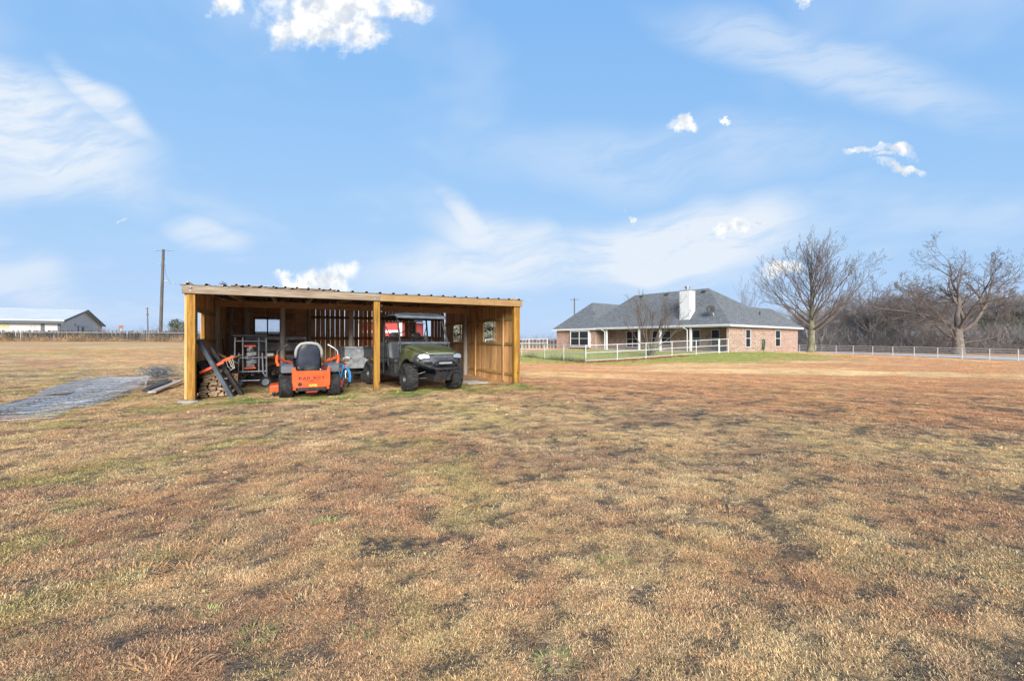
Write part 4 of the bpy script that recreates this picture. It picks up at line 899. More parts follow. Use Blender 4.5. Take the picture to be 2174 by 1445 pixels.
for (x0, x1) in ((.06, .64), (-.64, .02)):
    seat_b = MB(); w_ = (x1 - x0) / 2; cx_ = (x0 + x1) / 2
    rings = []
    for z_ in (.82, .86, .95, 1.08, 1.20, 1.27, 1.31):
        y = -1.50 - (z_ - .82) * .30; ww = w_ * (1 if z_ < 1.2 else 1 - (z_ - 1.2) * 2.0); t = .07
        rings.append([Vector((cx_ + a * ww, y + b * t, z_)) for a, b in ((-1, 0), (-.9, .7), (-.5, .95), (0, 1), (.5, .95), (.9, .7), (1, 0), (.9, -.7), (0, -.8), (-.9, -.7))])
    seat_b.loft(rings).build('seat_backrest', M_SEAT, utv, smooth='all')
    hr = MB(); rings = []
    for z_, k in ((1.40, .6), (1.43, .95), (1.50, 1), (1.55, .92), (1.58, .55)):
        rings.append([Vector((cx_ + math.cos(j / 12 * 6.283) * .16 * k, -1.70 + math.sin(j / 12 * 6.283) * .05 * k, z_)) for j in range(12)])
    hr.loft(rings).build('headrest', M_BLACK, utv, smooth='all')
MB().bx((-.64, -2.42, .66), (.64, -1.95, .80)).build('rear_seat_cushion', M_SEAT, utv, bevel=.045)
MB().bx((-.64, -2.52, .80), (.64, -2.40, 1.30)).build('rear_seat_backrest', M_SEAT, utv, bevel=.04)
sw2 = empty('steering_wheel', (-.34, -.72, 1.20)); sw2.parent = utv; sw2.rotation_euler = (R(-62) + R(90) + R(0), 0, 0)
MB().tube([(math.cos(t / 20 * 6.283) * .18, math.sin(t / 20 * 6.283) * .18, 0) for t in range(20)], .017, 7, closed=True).build('rim', M_BLACK, sw2, smooth=True)
for t in (0.5, 2.6, 4.7): MB().bar((0, 0, 0), (math.cos(t) * .18, math.sin(t) * .18, 0), .03, .012).build('spoke', M_BLACK, sw2)
MB().cyl((0, 0, 0), (0, .02, -.34), .025, n=8).build('column', M_BLACK, sw2)
# roll cage
CR = .026
for s in (-1, 1):
    MB().tube([(s * .72, -.38, 1.02), (s * .72, -.40, 1.22), (s * .67, -.74, 1.93), (s * .65, -.84, 2.0), (s * .63, -1.7, 2.02)], CR, 9).build('cage_front_tube', M_BLKMET, utv, smooth=True)
    MB().tube([(s * .71, -1.66, .40), (s * .71, -1.68, 1.2), (s * .66, -1.70, 1.93), (s * .62, -1.70, 2.0)], CR, 9).build('cage_middle_tube', M_BLKMET, utv, smooth=True)
    MB().tube([(s * .63, -1.7, 2.02), (s * .63, -2.4, 2.0), (s * .66, -2.58, 1.9), (s * .67, -2.62, 1.2), (s * .67, -2.60, .5)], CR, 9).build('cage_rear_tube', M_BLKMET, utv, smooth=True)
    MB().tube([(s * .64, -1.66, 1.75), (s * .50, -1.60, 1.35), (s * .30, -1.50, .86)], .012, 5).build('seat_belt', M_BLACK, utv)
    MB().tube([(s * .71, -1.45, 1.42), (s * .715, -1.35, .9), (s * .70, -1.3, .62)], [.014, .03, .02], 6).build('side_net', M_BLACK, utv)
for y, z_ in ((-.86, 1.985), (-1.70, 2.02), (-2.45, 1.99)): MB().cyl((-.63, y, z_), (.63, y, z_), CR, n=9).build('cage_cross_tube', M_BLKMET, utv, smooth=True)
MB().cyl((-.64, -1.70, 1.36), (.64, -1.70, 1.36), .02, n=8).build('cage_cross_tube', M_BLKMET, utv, smooth=True)
for s in (-1, 1): MB().tube([(s * .62, -1.69, 1.40), (s * .28, -1.66, 1.52), (0, -1.62, 1.66)], .014, 6).build('net_brace', M_BLKMET, utv)
MB().bx((-.78, -.47, 1.235), (.78, -.42, 1.305)).build('windscreen_bar', mat('grey_bar_plastic', (.085, .095, .115), .4), utv, bevel=.008)
rf = MB(); mirror_loft(rf, [(-.62, [(0, 2.045), (.50, 2.04), (.72, 2.01), (.76, 1.985)]), (-.72, [(0, 2.075), (.50, 2.07), (.74, 2.035), (.78, 2.0)]), (-1.7, [(0, 2.10), (.50, 2.095), (.74, 2.05), (.78, 2.01)]), (-2.60, [(0, 2.075), (.50, 2.07), (.74, 2.03), (.78, 1.99)])])
solid(rf.build('roof', mat('grey_black_roof', (.05, .056, .068), .45, 0, .2, 6), utv, smooth=True, fix=False), .035)
MB().bx((-.74, -.64, 1.955), (.74, -.615, 2.035)).build('roof_visor', mat('slate_visor', (.11, .13, .16), .4), utv, bevel=.01)
mir = MB().bx((-.13, -.86, 1.86), (.13, -.83, 1.94)).build('rear_view_mirror', mat('mirror_back', (.12, .14, .165), .35), utv, bevel=.02)
MB().cyl((0, -.86, 1.93), (0, -.86, 1.99), .012, n=6).build('stem', M_BLACK, mir)
MB().tube([(-.06, -.46, 1.30), (-.06, -.48, 1.36), (-.06, -.50, 1.38)], .018, 7).build('phone_mount', M_BLACK, utv); MB().bx((-.10, -.53, 1.36), (-.02, -.50, 1.48)).build('phone_holder', M_BLACK, utv, bevel=.008)
# cargo bed
for a, b in (((-.70, -3.55, .80), (.70, -2.68, .84)), ((-.72, -3.55, .80), (-.68, -2.68, 1.12)), ((.68, -3.55, .80), (.72, -2.68, 1.12)), ((-.72, -2.70, .80), (.72, -2.66, 1.14)), ((-.72, -3.58, .80), (.72, -3.545, 1.12))):
    MB().bx(a, b).build('cargo_bed_panel', mat('bed_plastic', (.032, .036, .042), .5, 0, .2, 6), utv, bevel=.01)
for s in (-1, 1): MB().bx((s * .735 - .02, -3.6, 1.10), (s * .735 + .02, -2.64, 1.15)).build('bed_rail', M_BLACK, utv, bevel=.008)
MB().bx((-.3, -3.3, .34), (.3, -2.2, .78)).build('engine_housing', M_BLKMET, utv, bevel=.03)
for s in (-1, 1): MB().tube([(s * .3, -WB, .36), (s * .56, -WB, .345)], .03, 8).build('rear_axle', M_BLKMET, utv, smooth=True)

# ------------------------------------------------------------------ bicycles
def bicycle(loc, rz, m, r, label, lean, seat_m, fender):
    b = empty('bicycle', loc, rz, label, 'bicycle', 'bicycles parked in the shed'); b.rotation_euler = (0, lean, rz)
    L = r * 1.55
    for y in (L, -L):
        w = empty('wheel', (0, y, r)); w.parent = b
        MB().tube([(0, math.cos(t / 28 * 6.283) * r * .95, math.sin(t / 28 * 6.283) * r * .95) for t in range(28)], r * .075, 7, closed=True).build('tyre', M_RUB, w, smooth=True)
        MB().tube([(0, math.cos(t / 28 * 6.283) * r * .86, math.sin(t / 28 * 6.283) * r * .86) for t in range(28)], r * .03, 6, closed=True).build('rim', M_CHROME, w, smooth=True)
        sp_ = MB()
        for k in range(14): sp_.cyl((.02 * (-1) ** k, 0, 0), (0, math.cos(k / 14 * 6.283) * r * .86, math.sin(k / 14 * 6.283) * r * .86), .0022, n=3)
        tag(sp_.build('spokes', M_CHROME, w), kind='stuff'); MB().cyl((-.05, 0, 0), (.05, 0, 0), .018, n=8).build('hub', M_CHROME, w)
        if fender: MB().loft([[Vector((x, math.cos(t) * r * k, math.sin(t) * r * k)) for x, k in ((-.035, 1.03), (-.03, 1.08), (.03, 1.08), (.035, 1.03))] for t in [R(q) for q in ((20, 40, 60, 80, 100, 120, 140) if y > 0 else (20, 45, 70, 95, 120, 145, 170, 195))]], closed=False, caps=False).build('fender', m, w, smooth=True, fix=False)
    bb = (0, -.08 * r, r * .95); st_ = (0, -L * .42, r * 2.35); hd = (0, L * .62, r * 2.35); hd2 = (0, L * .70, r * 1.95)
    for p, q, k in ((bb, st_, .02), (hd2, bb, .024), (hd, st_, .02), (bb, (0, -L, r), .014), (st_, (0, -L, r), .012), (hd, hd2, .024)): MB().cyl(p, q, k, n=8).build('frame_tube', m, b, smooth=True)
    MB().tube([hd2, (0, L * .86, r * 1.5), (0, L, r)], .018, 8).build('fork', m, b, smooth=True)
    MB().tube([hd, (0, L * .55, r * 2.75)], .014, 8).build('stem', M_CHROME, b, smooth=True)
    MB().tube([(-.30, L * .30, r * 3.05), (-.2, L * .45, r * 3.1), (-.07, L * .55, r * 2.8), (.07, L * .55, r * 2.8), (.2, L * .45, r * 3.1), (.30, L * .30, r * 3.05)], .012, 8).build('handlebar', M_CHROME, b, smooth=True)
    for s in (-1, 1): MB().cyl((s * .30, L * .30, r * 3.05), (s * .30, L * .12, r * 3.0), .02, n=8).build('grip', seat_m, b, smooth=True)
    MB().cyl(st_, (0, -L * .47, r * 2.72), .013, n=8).build('seat_post', M_CHROME, b)
    MB().prism([(-.03, .14), (.03, .14), (.05, .0), (.11, -.12), (.08, -.16), (-.08, -.16), (-.11, -.12), (-.05, .0)], (0, -L * .45, r * 2.72), (1, 0, 0), (0, 1, 0), (0, 0, .06)).build('saddle', seat_m, b, bevel=.015)
    MB().box((0, -L * .5 - .09, r * 2.45), (.06, .03, .05)).build('rear_reflector', mat('red_reflector', (.5, .02, .02), .2), b)
    MB().lathe([(0, -.006), (r * .32, -.004), (r * .32, .004), (0, .006)], (.035, bb[1], bb[2]), (1, 0, 0), 16).build('chain_ring', M_BLACK, b)
    for s in (-1, 1): MB().tube([(s * .05, bb[1], bb[2]), (s * .07, bb[1] + s * .1, bb[2] - s * .1), (s * .14, bb[1] + s * .1, bb[2] - s * .1)], .01, 6).build('crank', M_CHROME, b)
    return b
bp1 = SP(3.34, 1.7); bp2 = SP(3.08, 2.2)
bicycle((bp1.x, bp1.y, 0), R(SA + 14), M_BLUE, .28, 'small light blue bicycle with blue fenders and brown saddle', R(3), M_BROWN, True)
bicycle((bp2.x, bp2.y, 0), R(SA + 22), M_MAROON, .27, 'dark maroon bicycle behind the mower, beside the blue one', R(-4), M_BLACK, False)
# ------------------------------------------------------------------ grey steel cart between the bicycles and the vehicle
ct = empty('steel_cart', SP(3.86, 3.25), R(SA + 4), 'grey steel box cart standing between the blue bicycle and the vehicle', 'cart')
for a, b, nm in (((-.34, -.62, .52), (-.31, .6, 1.16), 'side_panel'), ((.30, -.62, .52), (.33, .6, 1.16), 'side_panel'), ((-.31, .57, .52), (.30, .6, 1.16), 'end_panel'), ((-.34, -.62, .48), (.33, .6, .52), 'floor_panel')): MB().bx(a, b).build(nm, M_GALVD, ct, bevel=.004)
MB().bx((.27, -.68, .36), (.37, -.62, 1.18)).build('corner_post', mat('pale_grey_paint', (.42, .44, .46), .4, .2, .08, 6), ct, bevel=.006)
MB().bx((-.31, -.615, .52), (.27, -.59, 1.10)).build('front_panel', M_GALVD, ct)
MB().bx((-.36, -.66, 1.10), (.27, -.625, 1.17)).build('top_bar', M_GALVD, ct, bevel=.006)
MB().bx((-.55, -.60, .30), (.62, -.52, .38)).build('axle_bar', M_BLKMET, ct, bevel=.006)
for x in (-.12, .2): MB().bx((x - .05, -.60, .0), (x + .05, -.52, .30)).build('stand_leg', M_BLKMET, ct, bevel=.006)
MB().bx((-.3, -.57, .0), (.36, -.50, .03)).build('stand_foot', M_BLKMET, ct)
# ------------------------------------------------------------------ brick house
hs = empty('brick_house', (HOU[0], HOU[1], 0), R(HA), 'single-storey red brick house with grey hipped shingle roof and white porch posts', 'house')
def brick_mat():
    m = bpy.data.materials.new('mottled_brick'); m.use_nodes = True; t = m.node_tree; t.nodes.clear(); N = NT(t)
    tc = N.n('ShaderNodeTexCoord').outputs['Object']; sp = N.n('ShaderNodeSeparateXYZ', {0: tc})
    uv = N.n('ShaderNodeCombineXYZ', {0: N.m('ADD', sp.outputs[0], sp.outputs[1]), 1: sp.outputs[2], 2: 0.0}).outputs[0]
    b = N.n('ShaderNodeTexBrick', {'Vector': uv, 'Color1': (.30, .15, .105, 1), 'Color2': (.40, .24, .165, 1), 'Mortar': (.45, .41, .36, 1), 'Scale': 1.0, 'Mortar Size': .012, 'Bias': 0.0, 'Brick Width': .21, 'Row Height': .075})
    cells = N.n('ShaderNodeTexVoronoi', {'Vector': N.vm('MULTIPLY', uv, (4.76, 13.3, 1)), 'Scale': 1.0}).outputs['Color']
    cs = N.n('ShaderNodeSeparateXYZ', {0: cells})
    c = N.mix(N.ss(cs.outputs[0], .68, .9, 0, .75), b.outputs[0], (.50, .40, .33)); c = N.mix(N.ss(cs.outputs[1], .72, .95, 0, .7), c, (.22, .10, .075))
    c = N.mix(N.ss(N.noise(uv, .6, 4, .6), .4, .75, 0, .3), c, (.30, .17, .12))
    bp = N.n('ShaderNodeBump', {'Strength': .5, 'Distance': .02, 'Height': N.m('SUBTRACT', 1.0, b.outputs[1])}).outputs[0]
    N.L(N.n('ShaderNodeBsdfPrincipled', {'Base Color': c, 'Roughness': .9, 'Normal': bp, 'Specular IOR Level': .2}).outputs[0], N.n('ShaderNodeOutputMaterial').inputs[0]); return m
M_BRICK = brick_mat()
def shingle_mat():
    m = bpy.data.materials.new('grey_shingles'); m.use_nodes = True; t = m.node_tree; t.nodes.clear(); N = NT(t)
    tc = N.n('ShaderNodeTexCoord').outputs['Object']; sp = N.n('ShaderNodeSeparateXYZ', {0: tc})
    along = N.m('ADD', sp.outputs[0], sp.outputs[1])
    uv = N.n('ShaderNodeCombineXYZ', {0: along, 1: N.m('MULTIPLY', sp.outputs[2], 1.35), 2: 0.0}).outputs[0]
    b = N.n('ShaderNodeTexBrick', {'Vector': uv, 'Color1': (.085, .092, .098, 1), 'Color2': (.16, .17, .178, 1), 'Mortar': (.045, .048, .052, 1), 'Scale': 1.0, 'Mortar Size': .012, 'Bias': 0.0, 'Brick Width': .32, 'Row Height': .145})
    c = N.mix(N.ss(N.noise(uv, 9, 4, .7), .35, .65, 0, .6), b.outputs[0], (.18, .187, .195)); c = N.mix(N.ss(N.noise(uv, .5, 4, .6), .45, .7, 0, .25), c, (.10, .11, .11))
    bp = N.n('ShaderNodeBump', {'Strength': .4, 'Distance': .02, 'Height': N.m('SUBTRACT', 1.0, b.outputs[1])}).outputs[0]
    N.L(N.n('ShaderNodeBsdfPrincipled', {'Base Color': c, 'Roughness': .9, 'Normal': bp, 'Specular IOR Level': .25}).outputs[0], N.n('ShaderNodeOutputMaterial').inputs[0]); return m
M_SHING = shingle_mat()
hc, hsn = math.cos(R(HA)), math.sin(R(HA))
def p_on_q(u, q):      # leftward coordinate p seen at column u in the plane q
    t = (u - CX) / FPX; X0 = HOU[0] + q * hc; Y0 = HOU[1] + q * hsn
    return (X0 - Y0 * t) / (hsn + hc * t)
def q_on_p(u, p):
    t = (u - CX) / FPX; X0 = HOU[0] - p * hsn; Y0 = HOU[1] + p * hc
    return (Y0 * t - X0) / (hc - hsn * t)
def wall(name, axis, w0, w1, f, thick, z0, z1, openings, m=M_BRICK):
    """wall along axis ('q' runs local x, 'p' runs local y) with rectangular openings"""
    mb = MB(); xs = sorted({w0, w1, *[o[0] for o in openings], *[o[1] for o in openings]})
    for a, b in zip(xs, xs[1:]):
        segs = [(z0, z1)]
        for o in openings:
            if o[0] <= (a + b) / 2 <= o[1]: segs = [(z0, o[2]), (o[3], z1)]
        for s0, s1 in segs:
            if s1 - s0 < .01: continue
            if axis == 'q': mb.bx((a, f, s0), (b, f + thick, s1))
            else: mb.bx((f, a, s0), (f + thick, b, s1))
    return mb.build(name, m, hs)
def window(axis, o, f, out, split=True, cols=1, door=False):
    w0, w1, z0, z1 = o; wn = empty('window' if not door else 'door'); wn.parent = hs
    def B(a0, a1, b0, b1, d0, d1, nm, m):
        lo, hi = f + out * d0, f + out * d1
        if axis == 'q': MB().bx((a0, lo, b0), (a1, hi, b1)).build(nm, m, wn)
        else: MB().bx((lo, a0, b0), (hi, a1, b1)).build(nm, m, wn)
    fw = .055
    B(w0, w0 + fw, z0, z1, -.06, .025, 'frame', M_WHITE); B(w1 - fw, w1, z0, z1, -.06, .025, 'frame', M_WHITE)
    B(w0 + fw, w1 - fw, z1 - fw, z1, -.06, .022, 'frame', M_WHITE); B(w0 + fw, w1 - fw, z0, z0 + fw, -.06, .022, 'frame', M_WHITE)
    if door:
        B(w0 + fw, w1 - fw, z0 + fw, z0 + .95, -.05, -.02, 'lower_panel', M_WHITE); zlo = z0 + .95
        B(w1 - fw - .12, w1 - fw - .06, z0 + .9, z0 + 1.0, -.02, .03, 'handle', M_BLACK)
    else: zlo = z0 + fw
    cw = (w1 - w0 - 2 * fw) / cols
    for k in range(cols):
        a, b = w0 + fw + k * cw, w0 + fw + (k + 1) * cw
        if k: B(a - .035, a + .035, zlo, z1 - fw, -.05, .02, 'mullion', M_WHITE); a += .035
        if k < cols - 1: b -= .035
        if split and not door:
            zm = (z0 + z1) / 2; B(a, b, zm - .025, zm + .025, -.05, .015, 'meeting_rail', M_WHITE)
            B(a, b, zlo, zm - .025, -.045, -.03, 'pane', M_GLASS); B(a, b, zm + .025, z1 - fw, -.045, -.03, 'pane', M_GLASS)
        else: B(a, b, zlo, z1 - fw, -.045, -.03, 'pane', M_GLASS)
    if not door: B(w0 - .05, w1 + .05, z0 - .09, z0, -.02, .05, 'sill', mat('brick_sill', (.34, .20, .15), .9) if 'brick_sill' not in bpy.data.materials else bpy.data.materials['brick_sill'])
    return wn
REC = 2.2; ZT = 2.62
# right-hand wall (faces right towards us)
side_w = [(q_on_p(1583, 0), q_on_p(1594, 0), .72, 2.42), (q_on_p(1646, 0), q_on_p(1657.5, 0), .72, 2.42)]
wall('side_wall', 'q', 0, 15.9, 0, .2, -.3, ZT, side_w)
for o in side_w: window('q', o, 0, -1)
# recessed porch wall
PL = p_on_q(1264, 0)
rec = []
for (u0, u1, z0, z1, kind) in ((1528, 1510, .75, 2.42, 'w'), (1487, 1470, .75, 2.42, 'w'), (1424.5, 1402, .85, 2.42, 'w'), (1397, 1381, .85, 2.42, 'w'), (1356, 1330, .60, 2.45, '2')):
    rec.append((p_on_q(u0, REC), p_on_q(u1, REC), z0, z1, kind))
dr = (p_on_q(1282, REC), p_on_q(1268, REC), .36, 2.42)
wall('porch_wall', 'p', .2, PL + .5, REC, .2, -.3, ZT, sorted([r[:4] for r in rec] + [dr]))
for r in rec: window('p', r[:4], REC, -1, cols=2 if r[4] == '2' else 1)
window('p', dr, REC, -1, door=True)
# left wing
PW = p_on_q(1182, 0)
bay = (p_on_q(1253, -.05), p_on_q(1214, -.05), .72, 2.48)
wall('wing_wall', 'p', PL, PW, 0, .2, -.3, ZT, [bay])
wall('wing_inner_wall', 'q', .2, REC, PL, .2, -.3, ZT, [])
wall('wing_outer_wall', 'q', .2, 11.5, PW - .2, .2, -.3, ZT, [])
wall('rear_wall', 'p', .2, PW - .2, 15.7, .2, -.3, ZT, [])
bw = window('p', (bay[0] + .02, bay[1] - .02, bay[2], bay[3]), -.34, -1, cols=2)
for p0, p1 in ((bay[0] - .01, bay[0] + .10), (bay[1] - .10, bay[1] + .01)): MB().bx((-.33, p0, .62), (-.001, p1, 2.55)).build('bay_side', M_WHITE, bw)
MB().bx((-.40, bay[0] - .05, .55), (-.001, bay[1] + .05, .62)).build('bay_sill', M_WHITE, bw); MB().bx((-.40, bay[0] - .05, 2.49), (-.001, bay[1] + .05, 2.56)).build('bay_head', M_WHITE, bw)
MB().bx((-.02, .21, -.2), (REC - .001, PL - .001, .36)).build('porch_slab', M_CONC, hs)
MB().bx((-.05, -.05, -.35), (15.95, -.001, .42)).build('slab_edge', M_CONC, hs) if False else None
# roof
def hip(name, x0, x1, y0, y1, zb, ze, r0, r1, zr):
    """hip roof over x0..x1, y0..y1 with ridge r0->r1"""
    v = [(x0, y0, ze), (x1, y0, ze), (x1, y1, ze), (x0, y1, ze), (*r0, zr), (*r1, zr), (x0, y0, zb), (x1, y0, zb), (x1, y1, zb), (x0, y1, zb)]
    return v
def roof(name, v, fs): return MB().add(v, fs).build(name, [M_SHING], hs)
ZE, ZB = 2.80, 2.63; AX = 3.95; ZA = ZE + .9 * (AX + .35); YL = 17.3
rm = MB(); v = [(-.35, -.35, ZE), (13.3, -.35, ZE), (13.3, YL, ZE), (-.35, YL, ZE), (AX, AX, ZA), (AX, 12.9, ZA), (-.35, -.35, ZB), (13.3, -.35, ZB), (13.3, YL, ZB), (-.35, YL, ZB)]
rm.add(v, [(0, 4, 5, 3), (0, 1, 4), (1, 2, 5, 4), (3, 5, 2), (6, 9, 8, 7), (0, 3, 9, 6), (0, 6, 7, 1), (1, 7, 8, 2), (2, 8, 9, 3)]); main_roof = rm.build('main_roof', M_SHING, hs)
K = 1.92; e = .015
rw = MB(); v = [(6.0, -.35, ZE + e), (16.4, -.35, ZE + e), (16.4, 2 * K + .35, ZE + e), (6.0, 2 * K + .35, ZE + e), (6.0, K, ZE + e + .9 * (K + .35)), (14.15, K, ZE + e + .9 * (K + .35)), (6.0, -.352, ZB - .004), (16.4, -.352, ZB - .004), (16.4, 4.2, ZB - .004), (6.0, 4.2, ZB - .004)]
rw.add(v, [(0, 1, 5, 4), (1, 2, 5), (2, 3, 4, 5), (0, 4, 3), (6, 9, 8, 7), (0, 6, 7, 1), (1, 7, 8, 2), (2, 8, 9, 3), (3, 9, 6, 0)]); rw.build('wing_roof', M_SHING, hs)
Y0w, Y1w = PL - .25, PW + .35; ym = (Y0w + Y1w) / 2; zw = ZE + .95 * (ym - Y0w)
lw = MB(); v = [(-.42, Y0w, ZE + e), (12.5, Y0w, ZE + e), (12.5, Y1w, ZE + e), (-.42, Y1w, ZE + e), (3.15, ym, zw), (9.5, ym, zw), (-.42, Y0w, ZB - .006), (12.5, Y0w, ZB - .006), (12.5, Y1w, ZB - .006), (-.42, Y1w, ZB - .006)]
lw.add(v, [(0, 4, 3), (0, 1, 5, 4), (1, 2, 5), (2, 3, 4, 5), (6, 9, 8, 7), (0, 3, 9, 6), (0, 6, 7, 1), (1, 7, 8, 2), (2, 8, 9, 3)]); lw.build('wing_roof', M_SHING, hs)
# white fascia and gutters
MB().bx((-.41, -.40, 2.60), (-.353, Y0w - .005, 2.79)).build('fascia', M_WHITE, hs); MB().bx((-.48, -.38, 2.70), (-.412, Y0w - .3, 2.81)).build('gutter', M_WHITE, hs, bevel=.012)
MB().bx((-.352, -.41, 2.60), (16.45, -.355, 2.785)).build('fascia', M_WHITE, hs)
MB().bx((-.475, Y0w, 2.60), (-.423, Y1w + .04, 2.79)).build('fascia', M_WHITE, hs)
MB().bx((16.402, -.41, 2.60), (16.45, 4.2, 2.785)).build('fascia', M_WHITE, hs)
# porch posts and down-pipes
for u in (1466.5, 1402, 1357, 1288):
    p = p_on_q(u, -.1); MB().bx((-.20, p - .09, -.05), (-.02, p + .09, 2.62)).build('porch_post', M_WHITE, hs, bevel=.006)
for u in (1463, 1287): 
    p = p_on_q(u, -.1) + .13; MB().tube([(-.44, p + .35, 2.70), (-.40, p + .3, 2.58), (-.25, p + .06, 2.44), (-.22, p, 2.34), (-.22, p, .25)], .045, 6).build('down_pipe', M_WHITE, hs, smooth=True)
# chimney clad with boards
cp = p_on_q(1454.5, .35); cz0, cz1 = 3.0, 6.2
chm = empty('chimney'); chm.parent = hs
MB().bx((.28, cp - .50, cz0), (1.26, cp + .50, cz1)).build('core', M_WHITE, chm)
for k in range(15):
    z_ = cz0 + .2 + k * .2
    if z_ + .2 > cz1 + .21: break
    MB().prism([(0, 0), (.05, 0), (.006, .205), (0, .205)], (.279, cp - .525, z_), (-1, 0, 0), (0, 0, 1), (0, 1.05, 0)).build('siding_board', M_WHITE, chm)
    MB().prism([(0, 0), (.05, 0), (.006, .205), (0, .205)], (.28, cp - .501, z_), (0, -1, 0), (0, 0, 1), (.98, 0, 0)).build('siding_board', M_WHITE, chm)
MB().bx((.22, cp - .56, cz1), (1.32, cp + .56, cz1 + .07)).build('top_trim', M_GALVD, chm)
MB().cyl((.77, cp, cz1 + .07), (.77, cp, cz1 + .32), .17, n=14).lathe([(.26, .32), (.26, .44), (.2, .5), (0, .52)], (.77, cp, cz1), n=14).build('flue_cap', M_GALVD, chm, smooth=True)
MB().bx((.15, cp - .6, 3.18), (.27, cp + .6, 3.24)).build('flashing', M_WHITE, chm)
# satellite dish, roof vents
def roof_z(q): return ZE + .9 * (q + .35)
dq, dp_ = .55, p_on_q(1516, .55)
dish = empty('satellite_dish', (dq, dp_, 0)); dish.parent = hs
MB().tube([(0, 0, roof_z(dq) - .03), (-.05, .05, roof_z(dq) + .25), (-.12, .16, roof_z(dq) + .45)], .03, 7).build('mast', M_GALVD, dish, smooth=True)
MB().lathe([(.0, .0), (.2, .02), (.36, .06), (.40, .075), (.36, .08), (.0, .03)], (-.2, .22, roof_z(dq) + .62), (-.86, -.42, .28), 22).build('reflector', M_BLKMET, dish, smooth=True)
MB().tube([(-.16, .40, roof_z(dq) + .36), (-.5, .1, roof_z(dq) + .40)], .018, 6).build('feed_arm', M_GALV, dish)
for (u, q) in ((1361, 3.6), (1415, 3.55), (1494, 3.5)):
    p = p_on_q(u, q); MB().prism([(-.16, 0), (.16, 0), (.10, .26), (-.16, .16)], (q, p - .18, roof_z(q) - .05), (1, 0, 0), (0, 0, 1), (0, .36, 0)).build('turbine_vent', M_BLKMET, hs, bevel=.03)
for (q, p, z_) in ((8.6, .95, 4.02), (1.6, PL + 1.6, 4.35)): MB().cyl((q, p, z_ - .4), (q, p, z_ + .34), .06, n=8).build('vent_pipe', M_BLKMET, hs)
# folded green hose on the wall
hq = q_on_p(1623, -.1)
hose = empty('garden_hose', (HOU[0] + hq * hc, HOU[1] + hq * hsn, 0), R(HA), 'dark green garden hose looped tall against the pink brick wall', 'hose')
for k in range(4): MB().tube([(-.26 + .03 * k + .14 * math.cos(t) * (1 + .12 * k), -.06 - .03 * k, .95 + .48 * math.sin(t) + (.05 if math.cos(t) > 0 else 0)) for t in [i / 18 * 6.283 for i in range(18)]], .028, 6, closed=True).build('loop', mat('green_rubber', (.035, .07, .04), .5), hose, smooth=True)
MB().bx((-.3, -.045, 1.36), (.0, -.002, 1.46)).build('bracket', M_BLACK, hose); MB().tube([(-.2, -.1, .5), (-.24, -.12, .3), (-.1, -.2, .24)], .028, 6).build('tail', bpy.data.materials['green_rubber'], hose)

# ------------------------------------------------------------------ white pipe fence round the yard
def pipe_fence(label, posts, rails, r, wire=None, group=None, post_r=None, extra=0.02):
    f = empty('pipe_fence', posts[0], 0, label, 'fence', group); o = Vector(posts[0])
    top = rails[0]; pr = post_r or r * 1.35
    me = MB().cyl((0, 0, -.3), (0, 0, top + extra), pr, n=10).lathe([(pr * 1.02, top + extra), (pr * .6, top + extra + pr * .5), (0, top + extra + pr * .6)], n=10).mesh('post', M_PIPE, smooth=True)
    for p in posts: piece('post', me, f, Vector(p) - o)
    for h in rails:
        for a, b in zip(posts, posts[1:]): MB().cyl(Vector(a) - o + Vector((0, 0, h)), Vector(b) - o + Vector((0, 0, h)), r, n=8).build('rail', M_PIPE, f, smooth=True)
    if wire:
        w = MB()
        for a, b in zip(posts, posts[1:]):
            a = Vector(a) - o; b = Vector(b) - o; n = max(2, int((b - a).length / wire[0])); z0, z1 = wire[1]
            for k in range(1, n): q = a.lerp(b, k / n); w.bar(q + Vector((0, 0, z0)), q + Vector((0, 0, z1)), .0035)
            k = z0
            while k <= z1: w.bar(a + Vector((0, 0, k)), b + Vector((0, 0, k)), .0035); k += wire[0]
        tag(w.build('wire_mesh', M_GALVD, f, fix=False), kind='stuff')
    return f
def on_line(u, A, B):
    t = (u - CX) / FPX; A = Vector(A); B = Vector(B); d = B - A
    k = (t * A.y - A.x) / (d.x - t * d.y); p = A + d * k; return (p.x, p.y, H(p.x, p.y))
FC = (5.17, 30.7); FH = (18.45, 38.0); FL_ = (0.95, 43.0)
pipe_fence('white pipe and wire fence running from the yard corner to the house', [on_line(u, FC, FH) for u in (1243.6, 1310.5, 1371.5, 1426.6, 1478, 1525.8)], (1.2, .68, .13), .026, (.1, (.13, 1.2)), 'white pipe fences round the yard')
gp = [on_line(u, FC, FH) for u in (1527.5, 1546)]
gate = pipe_fence('small white pipe gate between the yard fence and the brick corner', gp, (1.19, .62, .10), .03, (.1, (.1, 1.19)), None, .04); gate.name = 'pipe_gate'; gate['category'] = 'gate'; del_group = gate.pop('group', None)
pipe_fence('white pipe fence along the left side of the yard, away from the house', [on_line(u, FC, FL_) for u in (1243.6 - .4, 1197, 1156.4, 1107.6, 1066)], (1.2, .62), .026, (.1, (.05, 1.2)), 'white pipe fences round the yard')
bf = [Vector((x, y, H(x, y))) for x, y in ((-3.5, 58), (-.6, 57.5), (2.2, 57), (4.6, 56.6))]
pipe_fence('short white pipe fence left of the house, beyond the lawn', [tuple(p) for p in bf], (1.25, .75), .035, (.12, (.05, 1.25)), 'white pipe fences round the yard')
RA, RB = (47.3, 72.0), (53.7, 46.5)
